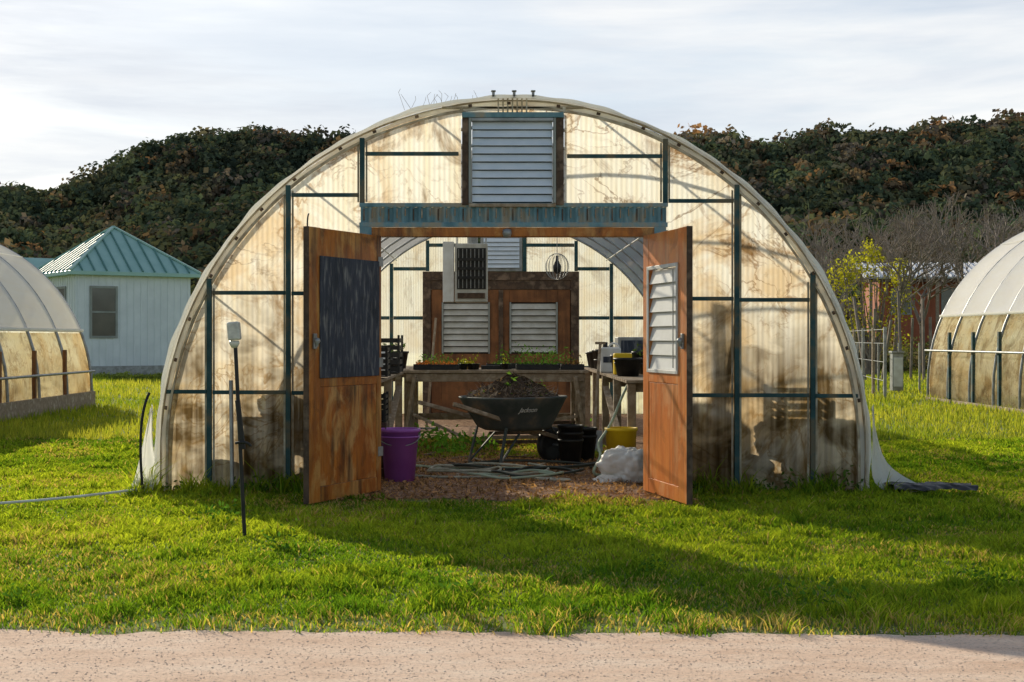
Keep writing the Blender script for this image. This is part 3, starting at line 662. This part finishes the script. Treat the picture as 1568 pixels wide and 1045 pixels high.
for x in (-2.65,-1.55): box('shelf_leg',x,x+.06,12.62,12.68,0,.879,M_wood_d,None)
for i,(a,b_,z,h) in enumerate([(-2.35,-1.9,.3,.34),(-1.85,-1.5,1.0,.3),(1.5,1.95,.0,.35),(2.1,2.6,.0,.3),(2.0,2.5,.5,.3),(1.6,2.0,1.0,.35)]):
    crate('plastic_crate',a,b_,12.95,13.25,z,z+h)
PB=group('purple_bucket',(-1.02,12.9,0))
lathe('body',[(0,.01),(.135,0),(.175,.45),(.19,.45),(.19,.48),(.172,.48),(.13,.03),(0,.03)],M_purple,PB)
lathe('rim_band',[(.176,.40),(.186,.40),(.186,.415),(.178,.415)],M_purple,PB)
tube('bail_handle',[(-.185,0,.44),(-.2,-.1,.36),(0,-.21,.30),(.2,-.1,.36),(.185,0,.44)],.005,M_galv,PB)
YB=group('yellow_bucket',(1.06,13.5,0)); lathe('body',[(0,.0),(.12,0),(.15,.42),(.16,.42),(.16,.45),(.145,.45),(.11,.02),(0,.02)],M_yellow,YB)
M_sack=mat('sack_plastic',(.88,.86,.80),(.76,.70,.60),scale=7,rough=.5)
lump('crumpled_sack',1.08,12.85,.005,.25,.17,.23,3,M_sack)
lump('crumpled_sack',.88,12.75,.005,.12,.10,.05,8,M_sack)
g=group('fuel_canister',(1.22,16.6,.90)); box('body',-.12,.12,-.08,.08,0,.30,M_white,g,bev=.02); box('label_band',-.09,.09,-.084,-.0805,.12,.19,M_slate,g,bev=0); lathe('cap',[(0,.36),(.03,.36),(.03,.3)],M_black,g,(-.06,0,0)); tube('grip',[(-.02,0,.30),(.0,0,.36),(.08,0,.36),(.1,0,.30)],.012,M_white,g)
g=group('yellow_box',(1.28,15.7,.90)); box('body',-.10,.10,-.07,.07,0,.24,M_yellow,g,bev=.015); box('label',-.06,.06,-.074,-.0705,.08,.15,M_white,g,bev=0)
pot('black_pot',1.62,15.2,.90,.12,.24,M_black,None)
lathe('water_jug',[(0,0),(.09,0),(.10,.03),(.10,.2),(.06,.27),(.03,.29),(.03,.33),(0,.33)],M_white,None,(-1.35,14.6,.92),24)
g=group('grey_box_unit',(1.6,17.6,.90)); box('body',-.22,.22,-.2,.2,0.011,.42,M_galv,g,bev=.01); box('door_panel',-.18,.18,-.212,-.202,.04,.38,M_slate,g); box('foot',-.2,.2,-.18,.18,-.0,.01,M_black,g)
RK=group('garden_rake',(-1.1,20,0)); beam('rake_handle',(0,0,.0),(.12,.4,1.6),.03,.03,M_wood_g,RK); beam('rake_head',(-.2,-.02,.03),(.2,-.02,.03),.03,.03,M_galv,RK)
for i in range(9): beam('rake_tine',(-.18+.045*i,-.02,.03),(-.18+.045*i,-.10,.0),.006,.006,M_galv,RK,bev=0)
SV=group('garden_shovel',(.98,15.9,0)); beam('shaft',(0,0,.25),(.10,.42,1.25),.03,.03,M_wood_g,SV); box('blade',-.09,.09,-.03,-.015,.0,.27,M_galv,SV,rot=(math.radians(-18),0,0)); beam('grip',(.04,.42,1.25),(.16,.42,1.25),.03,.03,M_wood_g,SV)
HT=group('unit_heater',(-.44,15.4,0))
box('casing',-.14,.22,0,.5,1.70,2.34,M_enamel,HT,bev=.01); box('side_panel',-.27,-.15,-.01,.2,1.70,2.36,M_white,HT,bev=.005)
box('grille_back',-.115,.20,-.006,-.001,1.84,2.29,M_black,HT,bev=0)
for i in range(7): box('grille_bar',-.10+.044*i,-.093+.044*i,-.022,-.007,1.85,2.28,M_galv,HT,bev=0)
for zz in (1.95,2.05,2.15): box('grille_rail',-.11,.19,-.03,-.0225,zz,zz+.03,M_black,HT,bev=0)
box('lower_strip',-.11,.19,-.012,-.003,1.74,1.80,M_wood_d,HT,bev=0)
for x in (-.12,.2): tube('hanger_rod',[(x,.2,2.34),(x,.2,3.28)],.008,M_galv,HT,smooth=False)
tube('flue',[(.05,.3,2.34),(.05,.3,3.3)],.06,M_galv,HT,smooth=False)
HB=group('hanging_wire_basket',(.66,18,2.22))
for i in range(8):
    a=i*math.pi/8; tube('wire_hoop',[(.15*math.cos(a)*math.sin(t),.15*math.sin(a)*math.sin(t),.17*math.cos(t)) for t in np.linspace(0,2*math.pi,20)],.003,M_galv,HB,smooth=False)
tube('hanger',[(0,0,.17),(0,0,1.1)],.004,M_galv,HB,smooth=False); lathe('bulb',[(0,-.1),(.05,-.06),(.055,0),(.02,.08),(.02,.14),(0,.14)],M_black,HB)
def coil(cx,cy,rx,ry,turns,m,r,seed):
    rr=random.Random(seed); pts=[]; n=int(turns*14)
    for i in range(n):
        t=i/n; a=t*turns*2*math.pi; q=1+.25*math.sin(t*7+seed)+rr.uniform(-.04,.04)
        pts.append((cx+rx*q*math.cos(a)+.15*math.sin(t*9),cy+ry*q*math.sin(a),.03+.012*(i%5)))
    tube('garden_hose',pts,r,m)
coil(-.35,13.5,.5,.35,2.2,M_hose,.012,1); coil(.25,13.3,.45,.3,1.6,M_hosed,.012,4); coil(.0,13.9,.7,.3,1.2,M_hosed,.014,7); coil(.1,13.0,.35,.2,1.3,M_green_hose,.011,11)
tube('garden_hose',[(-1.0,14.2,.03),(-.6,13.7,.03),(-.3,13.9,.04),(.2,13.6,.04),(.7,13.9,.03),(1.0,14.4,.03)],.014,M_green_hose)
tube('garden_hose',[(-.95,13.2,.02),(-.5,12.9,.02),(-.1,13.2,.03),(.3,12.8,.02),(.6,12.7,.02),(.5,12.9,.02),(.1,13.0,.02)],.012,M_hose)
tube('garden_hose',[(1.2,14.0,.88),(1.1,13.7,.8),(.98,13.5,.45),(.78,13.3,.3),(.88,13.2,.22),(.72,13.0,.06),(.8,13.1,.02),(1.0,13.3,.02)],.014,M_green_hose)
for i in range(22): 
    x,y=random.uniform(-1.1,1.0),random.uniform(12.6,15.6); a=random.random()*3.1; l=random.uniform(.1,.35)
    beam('wood_scrap',(x,y,.02),(x+l*math.cos(a),y+l*math.sin(a),.03),.03,.012,M_wood_g if i%2 else M_wood_d)
for x,y,s in [(-.75,15.9,.35),(-.4,16.2,.3),(-1.0,17,.35),(.9,17.4,.3),(-.6,15.6,.25)]: weed(x,y,s,90,name='indoor_weed',col=(.16,.34,.04))
beam('leaning_spade_handle',(1.65,12.12,.3),(1.88,12.08,1.6),.03,.03,M_wood_d,None)
g=group('switch_box',(1.46,11.88,1.64)); box('body',-.05,.05,0,.06,0,.10,M_wood_g,g); box('conduit',-.01,.01,.02,.04,-.2,-.001,M_galv,g)

# ------------------------------------------------------------------ lamp stake in front
ST=group('garden_lamp_stake',(-1.79,9.2,0))
tube('rod',[(0,0,-.05),(-.03,0,.55),(-.065,0,1.28)],.013,M_black,ST)
box('lamp_head',-.11,-.03,-.05,.03,1.29,1.41,M_lens,ST,bev=.012,rot=(0,math.radians(-5),0)); lathe('lamp_collar',[(.0,1.28),(.03,1.288),(.035,1.27),(.018,1.24),(0,1.24)],M_lens,ST,(-.07,0,0),16)
beam('lower_sleeve',(-.012,0,.58),(-.05,0,.9),.035,.03,M_black,ST); tube('clamp',[(-.06,-.02,.62),(.02,-.03,.64),(.04,-.02,.60)],.009,M_black,ST)
tube('irrigation_pipe',[(-2.35,11.8,0),(-2.36,11.82,.6),(-2.37,11.85,.95)],.018,M_galv)
tube('black_cable',[(-3.03,11.75,.85),(-3.10,11.7,.7),(-3.11,11.7,.4),(-3.07,11.7,0)],.012,M_black)
tube('ground_hose',[(-6,10.1,.03),(-4.8,10.25,.04),(-4.0,10.6,.05),(-3.45,11.1,.05),(-3.1,11.6,.06)],.010,M_white)

# ------------------------------------------------------------------ neighbouring tunnels
def tunnel(name,cx,y0,y1,R,side,zcut,pipe_z,postm):
    g=group(name,(cx,y0,0)); L=y1-y0; zc=.33; n=60
    phi=math.degrees(math.acos((zcut-zc)/R))
    pa=arch(R,zc,0,40,-phi,phi); V=[];F=[]; K=len(pa); ny=60
    for j in range(ny+1):
        y=L*j/ny; sg=1-.010*abs(math.sin(math.pi*j/ny*7))+.002*random.random()
        for i,(x,z) in enumerate(pa):
            V.append((x*sg,y,zc+(z-zc)*sg))
    for j in range(ny):
        for i in range(K-1): F.append((j*K+i,j*K+i+1,(j+1)*K+i+1,(j+1)*K+i))
    pymesh('roof_film',V,F,M_side,g,smooth=True)
    for s in (-1,1):
        a=math.radians(phi)*s; x=(R+.01)*math.sin(a); z=zc+(R+.01)*math.cos(a)
        tube('roll_bar',[(x,0,z),(x,L,z)],.03,M_rimf,g,smooth=False)
        tube('side_pipe',[(s*(R+.03),0,pipe_z),(s*(R+.03),L,pipe_z)],.022,M_galv,g,smooth=False)
        pb=[p for p in arch(R-.06,zc,0,60) if p[1]<zcut+.05 and p[0]*s>0]; V=[];F=[]; K2=len(pb); n2=int(L/.02)
        for j in range(n2+1):
            yy=L*j/n2; w=.008*math.sin(2*math.pi*yy/.09)
            for (x,z) in pb: V.append((x+w,yy,z))
        for j in range(n2):
            for i in range(K2-1): F.append((j*K2+i,j*K2+i+1,(j+1)*K2+i+1,(j+1)*K2+i))
        pymesh('side_sheet',V,F,M_sidepanel,g,smooth=True)
        box('base_board',s*(R+.02)-.03,s*(R+.02)+.03,0,L,0,.30 if side<0 else .06,M_wood_g,g)
    for j in range(8):
        y=L*j/7+ (0.02 if j==0 else -.02 if j==7 else 0)
        tube('hoop',[(x,y,z) for x,z in arch(R-.02,zc,0,36)],.028,M_galv,g,smooth=False)
    for j in range(1,7):
        y=L*(j-.5)/6.5
        for s in (-1,1): box('side_post',s*(R-.04)-.03,s*(R-.04)+.03,y,y+.08,0,zcut-.35,postm,g)
    for yy,nm in ((0,'near'),(L,'far')):
        V=[(x,yy,z) for x,z in arch(R-.03,zc,0,50)]; pymesh(nm+'_end_sheet',V,[tuple(range(len(V)))],M_sidepanel,g)
    for a in (-34,34):
        x=(R+.004)*math.sin(math.radians(a)); z=zc+(R+.004)*math.cos(math.radians(a)); tube('roof_batten',[(x,0,z),(x,L,z)],.008,M_rimf,g,smooth=False)
    return g
tunnel('poly_tunnel',-10.85,16,27,3.05,-1,1.45,.68,M_red)
tunnel('poly_tunnel',12.75,21,30.2,3.6,1,1.78,1.05,M_teal)

# ------------------------------------------------------------------ white house
A=Vector((-14.5,48,0)); AB=Vector((3.9,2.7,0)); ang=math.atan2(2.7,3.9); S=AB.length
HS=group('white_house',A,ang); ze=3.62; e=.28
box('walls',e,S-e,e,S-e,0,ze-.02,M_housew,HS,bev=0)
box('foundation',e-.04,S-e+.04,e-.04,S-e+.04,0,.35,M_galv,HS,bev=0)
for i in range(17):
    x=e+.1+i*(S-2*e-.2)/16; box('batten',x-.02,x+.02,e-.022,e-.001,.36,ze-.1,M_housew,HS,bev=0)
    box('batten_side',e-.022,e-.001,x-.02,x+.02,.36,ze-.1,M_housew,HS,bev=0)
ax,ay,az=S/2,S/2,ze+1.72
V=[(0,0,ze),(S,0,ze),(S,S,ze),(0,S,ze),(ax,ay,az),(0,0,ze-.12),(S,0,ze-.12),(S,S,ze-.12),(0,S,ze-.12)]
pymesh('roof',V,[(0,1,4),(1,2,4),(2,3,4),(3,0,4),(5,6,1,0),(6,7,2,1),(7,8,3,2),(8,5,0,3),(8,7,6,5)],M_hroof,HS)
cs=[Vector((0,0,ze)),Vector((S,0,ze)),Vector((S,S,ze)),Vector((0,S,ze))]; P=Vector((ax,ay,az))
for q in range(4):
    a,b=cs[q],cs[(q+1)%4]; mid=(a+b)/2
    for i in range(1,11):
        u=i/11; f=1-abs(2*u-1); s=a.lerp(b,u); beam('roof_seam',s+Vector((0,0,.03)),s+(P-mid)*f+Vector((0,0,.03)),.04,.06,M_hseam,HS,bev=0)
    beam('hip_cap',a+Vector((0,0,.04)),P+Vector((0,0,.04)),.12,.06,M_hroof,HS,bev=0)
def window(g,x0,x1,z0,z1,y,side=False):
    def bx(n,a,b,c,d,e_,f,m):
        if side: box(n,c,d,a,b,e_,f,m,g,bev=0)
        else: box(n,a,b,c,d,e_,f,m,g,bev=0)
    bx('window_glass',x0,x1,y-.03,y-.024,z0,z1,M_glass)
    for n,a,b,c,d in (('trim_l',x0-.08,x0,z0-.08,z1+.08),('trim_r',x1,x1+.08,z0-.08,z1+.08),('trim_b',x0,x1,z0-.08,z0),('trim_t',x0,x1,z1,z1+.08),('sash',x0,x1,(z0+z1)/2-.03,(z0+z1)/2+.03)):
        bx('window_'+n,a,b,y-.05,y-.031 if n=='sash' else y-.023,c,d,M_trim)
window(HS,.85,1.68,1.4,3.05,e); window(HS,1.3,2.1,1.4,3.05,e,True)
AN=group('white_house',(-21,60,0),ang); box('walls',0,6,0,4,0,3.4,M_housew,AN,bev=0)
V=[(-.3,-.3,3.4),(6.3,-.3,3.4),(6.3,4.3,3.4),(-.3,4.3,3.4),(1,2,4.9),(5,2,4.9)]
pymesh('roof',V,[(0,1,5,4),(1,2,5),(2,3,4,5),(3,0,4),(3,2,1,0)],M_hroof,AN); window(AN,2,3,1,2.4,0); box('door',4,4.9,-.03,-.004,.1,2.2,M_glass,AN,bev=0)

# ------------------------------------------------------------------ red cabin
CB=group('wooden_cabin',(18.0,66,0),math.radians(-6))
box('walls',0,5.2,0,5,0,4.1,M_cab,CB,bev=0)
for i in range(20): box('board_batten',.1+i*.25,.14+i*.25,-.02,-.002,0,4.05,M_cab,CB,bev=0)
V=[(-.8,-.9,4.15),(5.6,-.9,4.15),(5.6,2.5,4.95),(-.8,2.5,4.95),(5.6,5.6,4.3),(-.8,5.6,4.3)]
pymesh('roof',V,[(0,1,2,3),(3,2,4,5)],M_tin,CB).modifiers.new('t','SOLIDIFY').thickness=.08
for i in range(22): beam('roof_rib',(-.7+i*.295,-.88,4.19),(-.7+i*.295,2.48,4.99),.05,.05,M_tin,CB,bev=0)
for x in (-.5,2.5,5.3): box('porch_post',x-.07,x+.07,-.8,-.66,0,4.1,M_wood_g,CB,bev=0)
box('porch_beam',-.6,5.4,-.82,-.62,3.92,4.08,M_wood_d,CB,bev=0)
for a,b in ((.6,1.4),(2.9,3.7)): window(CB,a,b,2.5,3.6,0)

# ------------------------------------------------------------------ hills & woodland
pxs=np.array([-3000,-1500,-700,-200,0,60,90,120,160,190,220,280,330,400,500,600,800,950,1065,1140,1170,1200,1250,1300,1370,1440,1500,1568,1800,2600,4500],float)
pys=np.array([330,280,250,300,301,309,307,296,274,254,238,217,216,208,209,222,240,235,214,232,242,236,218,220,220,210,200,194,195,240,320],float)
tt=(pxs-751)/2160; ss=(519-pys)/2160
def hillz(X,Y):
    t=(X+.19)/Y; H=1.3+300*np.interp(t,tt,ss)-3.2
    f=np.clip((Y-125)/175,0,1); f=f*f*(3-2*f)*.45+.55*f
    z=H*np.where(Y<=300,f,1-.2*(Y-300)/150)
    fold=4.2*snoise(X,Y,91,.028,3)*np.clip(np.minimum((Y-130)/60,(318-Y)/50),0,1)
    return z+fold-.6*(Y<130)
tg=np.linspace(-1.35,1.7,260); yg=np.linspace(120,450,70); TG,YG=np.meshgrid(tg,yg); XG=TG*YG-.19; ZG=hillz(XG,YG)
V=np.stack([XG,YG,ZG],-1).reshape(-1,3); nx=len(tg); a,b=np.meshgrid(np.arange(nx-1),np.arange(len(yg)-1)); ii=(b*nx+a).ravel()
np_mesh('wooded_hill',V,np.stack([ii,ii+1,ii+1+nx,ii+nx],1),M_hill,smooth=True)
T=7800; Y=np.concatenate([rng.uniform(135,306,T-600),rng.uniform(290,304,600)]); t=rng.uniform(-.44,.46,T); X=t*Y-.19
Z=hillz(X,Y); Rr=(1.1+1.9*rng.random(T)**1.6)*np.where(Y>288,.75,1)*(.75+.25*Y/220); Hr=Rr*rng.uniform(.75,1.15,T)
C=np.stack([X,Y,Z+Hr*.45+.3],1)
pal=np.array([(.055,.075,.034),(.070,.090,.040),(.090,.100,.046),(.125,.11,.055),(.17,.115,.055),(.27,.15,.06),(.155,.125,.085)])
pr_=np.array([.28,.27,.18,.10,.08,.02,.07]); ci=rng.choice(len(pal),T,p=pr_)
warm=(snoise(X,Y,77,.05)>.65)&(rng.random(T)<.5); ci=np.where(warm,rng.choice([4,5,3,6],T),ci)
big=np.clip(1+.40*snoise(X,Y,78,.035),.45,1.6)  # broad sunlit and shaded slopes, painted into the tree colours
cols=pal[ci]*(.6+.8*rng.random((T,1)))*big[:,None]+np.array([[.014,.018,.024]])*(Y/300)[:,None]  # bluish lift with distance: aerial haze painted into the crowns
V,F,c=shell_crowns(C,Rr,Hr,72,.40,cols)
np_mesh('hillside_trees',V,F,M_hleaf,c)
T=170; Y=rng.uniform(88,126,T); t=rng.uniform(-.52,.54,T); X=t*Y; Rr=rng.uniform(1.3,2.4,T); Hr=Rr*rng.uniform(.8,1.2,T)
pal2=np.array([(.06,.075,.035),(.08,.09,.04),(.16,.12,.075),(.20,.155,.115),(.20,.12,.05)])
ci=np.where(t>.18,rng.choice([0,2,3,3,1],T),rng.choice([0,0,1,1,2,4],T))
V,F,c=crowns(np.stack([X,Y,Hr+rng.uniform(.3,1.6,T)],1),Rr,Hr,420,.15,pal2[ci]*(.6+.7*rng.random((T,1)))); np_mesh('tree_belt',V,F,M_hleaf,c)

def bare_tree(x,y,h,seed,name='bare_tree',spread=.5,fine=5):
    r=random.Random(seed); segs=[]
    def grow(p,d,l,rad,dep):
        n=2 if dep>1 else 1
        q=p
        for k in range(n):
            d=(d+Vector((r.gauss(0,.12),r.gauss(0,.12),r.gauss(0,.06)))).normalized(); q2=q+d*l/n
            segs.append((tuple(q),tuple(q2),max(.011,rad*(1-.25*k)),max(.010,rad*(1-.25*(k+1))))); q=q2
            if k==0 and n==2 and dep<fine: 
                e=(d+Vector((r.gauss(0,1),r.gauss(0,1),r.uniform(-.1,.5)))*spread*1.3).normalized()
                grow(q,e,l*.6,rad*.45,dep-2 if dep>2 else 0)
        if dep<=0: return
        for _ in range(r.choice((2,3,3))):
            e=(d+Vector((r.gauss(0,1),r.gauss(0,1),r.uniform(0,.5)))*spread).normalized()
            grow(q,e,l*r.uniform(.62,.82),rad*.62,dep-1)
    grow(Vector((x,y,-.1)),Vector((0,0,1)),h*.28,h*.018,fine)
    return segmesh(name,segs,M_bark)
for i,(px,yy,h) in enumerate([(1215,60,6.8),(1250,55,6.2),(1290,62,7.2),(1330,76,9.6),(1376,50,7.0),(1425,78,10.4),(1492,60,8.2),(1510,78,10.6),(1545,64,9.2),(1595,70,9),(1412,52,6.8),(1260,75,8.6),(1640,66,8),(1350,90,12),(1400,84,11.5),(1450,92,12.5),(1530,95,12.5)]):
    bare_tree((px-751)/2160*yy-.19,yy,h,i+5,spread=.42)
T=80; Y=rng.uniform(52,66,T); t=rng.uniform(.205,.42,T); X=t*Y; Rr=rng.uniform(.7,1.5,T); Hr=Rr*rng.uniform(.8,1.3,T)
low=(t>.265)&(t<.345); Hr=np.where(low,Hr*.45,Hr); C=np.stack([X,Y,Hr*.9],1)
V,F,c=crowns(C,Rr,Hr,260,.075,np.array([(.20,.165,.10),(.14,.15,.06),(.18,.145,.10)])[rng.integers(0,3,len(C))]); np_mesh('brush_thicket',V,F,M_leaf,c)
YS=group('yellow_green_tree',(13.3,50,0))
C=np.array([(-.9,0,2.6),(.1,.3,3.5),(.9,-.2,2.6),(-.3,.2,1.6),(.7,.4,1.5),(0,0,4.2),(-.6,0,3.7),(1.1,.2,3.6),(-1.1,.3,3.4)]); V,F,c=crowns(C,np.array([.9,.9,.8,1.1,1.,.5,.6,.5,.5]),np.array([1.1,1.1,1.1,1,1,.7,.8,.7,.8]),260,.055,np.array([(.44,.42,.04)]*9))
np_mesh('crown',V,F,M_leaf,c,parent=YS)
segmesh('stems',[((random.uniform(-.4,.4),0,0),(random.uniform(-1.2,1.2),random.uniform(-.3,.3),random.uniform(2.5,4.6)),.04,.01) for _ in range(22)],M_bark,YS)
T=60; X=rng.uniform(-18,-7,T); Y=rng.uniform(44,47,T); Rr=rng.uniform(.3,.6,T)
V,F,c=crowns(np.stack([X,Y,Rr*.2],1),Rr,Rr*.35,120,.04,np.array([(.22,.26,.06)]*T)); np_mesh('low_shrubs',V,F,M_leaf,c)
FN=group('wire_fence',(8.2,34,0))
for i in range(9):
    x=i*.35; y=-4+i*2.2; box('fence_post',x-.03,x+.03,y-.03,y+.03,0,1.55,M_wood_g if i%2 else M_galv,FN,bev=0)
for zz in (.4,.8,1.2,1.5): tube('wire',[(0,-4,zz),(8*.35,13.6,zz)],.006,M_galv,FN,smooth=False)
SK=group('stake_row',(12.2,44,0))
for i in range(11): x=-1.2+i*.38; beam('stake',(x,random.uniform(-.5,.5),0),(x+random.uniform(-.15,.15),random.uniform(-.5,.5),random.uniform(1.6,2.9)),.07,.07,M_bark,SK,bev=0)
UB=group('utility_box',(9.6,34,0)); box('cabinet',-.13,.13,-.12,.12,.05,.95,M_galv,UB,bev=.01); box('cabinet_lid',-.15,.15,-.14,.14,.951,1.0,M_galv,UB); box('cabinet_door',-.11,.11,-.135,-.122,.15,.85,M_white,UB)
for i in range(4): box('pole',-.9+i*.5,-.86+i*.5,.2,.24,0,1.2,M_galv,UB,bev=0)

# ------------------------------------------------------------------ sky, sun, camera
sv=Vector((-1.25,2.15,1.0)).normalized()
elev=math.asin(sv.z); az_=math.atan2(sv.x,sv.y)
w=bpy.data.worlds.new('World'); scene.world=w; w.use_nodes=True; nt=w.node_tree; nt.nodes.clear()
out=N(nt,'ShaderNodeOutputWorld'); bg=N(nt,'ShaderNodeBackground'); bg.inputs['Strength'].default_value=.12
sky=N(nt,'ShaderNodeTexSky'); sky.sky_type='NISHITA'; sky.sun_disc=False; sky.sun_elevation=elev; sky.sun_rotation=az_; sky.air_density=1.0; sky.dust_density=.6
tc=N(nt,'ShaderNodeTexCoord'); mp=N(nt,'ShaderNodeMapping'); mp.inputs['Scale'].default_value=(1.6,1.6,13); mp.inputs['Rotation'].default_value=(0,math.radians(-3),0)
nt.links.new(tc.outputs['Generated'],mp.inputs[0])
r=ramp(nt,[(.36,.70),(.5,.9),(.64,1.)]); nt.links.new(noise(nt,mp.outputs[0],1.7,8,.3,.6),r.inputs[0])
sp=N(nt,'ShaderNodeSeparateXYZ'); nt.links.new(tc.outputs['Generated'],sp.inputs[0])
def mr(src,a,b,c_,d):
    m=N(nt,'ShaderNodeMapRange'); m.inputs[1].default_value=a; m.inputs[2].default_value=b; m.inputs[3].default_value=c_; m.inputs[4].default_value=d; nt.links.new(src,m.inputs[0]); return m.outputs[0]
fac=math_(nt,'MULTIPLY',math_(nt,'MULTIPLY',r.outputs[0],mr(sp.outputs[2],.28,.65,1,.12)),mr(sp.outputs[1],-.3,.5,.35,1))
mp2=mapped(nt,tc.outputs['Generated'],(1.2,1.2,8),(3,1,2))
cr=ramp(nt,[(.33,(5.4,5.9,6.7)),(.47,(6.9,7.2,7.6)),(.60,(8.5,8.5,8.4))]); nt.links.new(noise(nt,mp2,2.0,8,.2,.55),cr.inputs[0])
mx=mixc(nt,fac,sky.outputs[0],cr.outputs[0])
nt.links.new(mx,bg.inputs['Color']); nt.links.new(bg.outputs[0],out.inputs[0])
sl=bpy.data.lights.new('sun','SUN'); sl.energy=5; sl.angle=math.radians(.5); sl.color=(1,.91,.74)
so=link(bpy.data.objects.new('sun',sl)); so.rotation_mode='QUATERNION'; so.rotation_quaternion=sv.to_track_quat('Z','Y'); so.location=(-20,30,20)
cam=bpy.data.cameras.new('camera'); cam.sensor_width=36; cam.lens=49.59; cam.shift_x=33/1568; cam.shift_y=-3.5/1568; cam.clip_end=4000
co=link(bpy.data.objects.new('camera',cam)); co.location=(-.19,0,1.3); co.rotation_euler=(math.pi/2,0,0); scene.camera=co
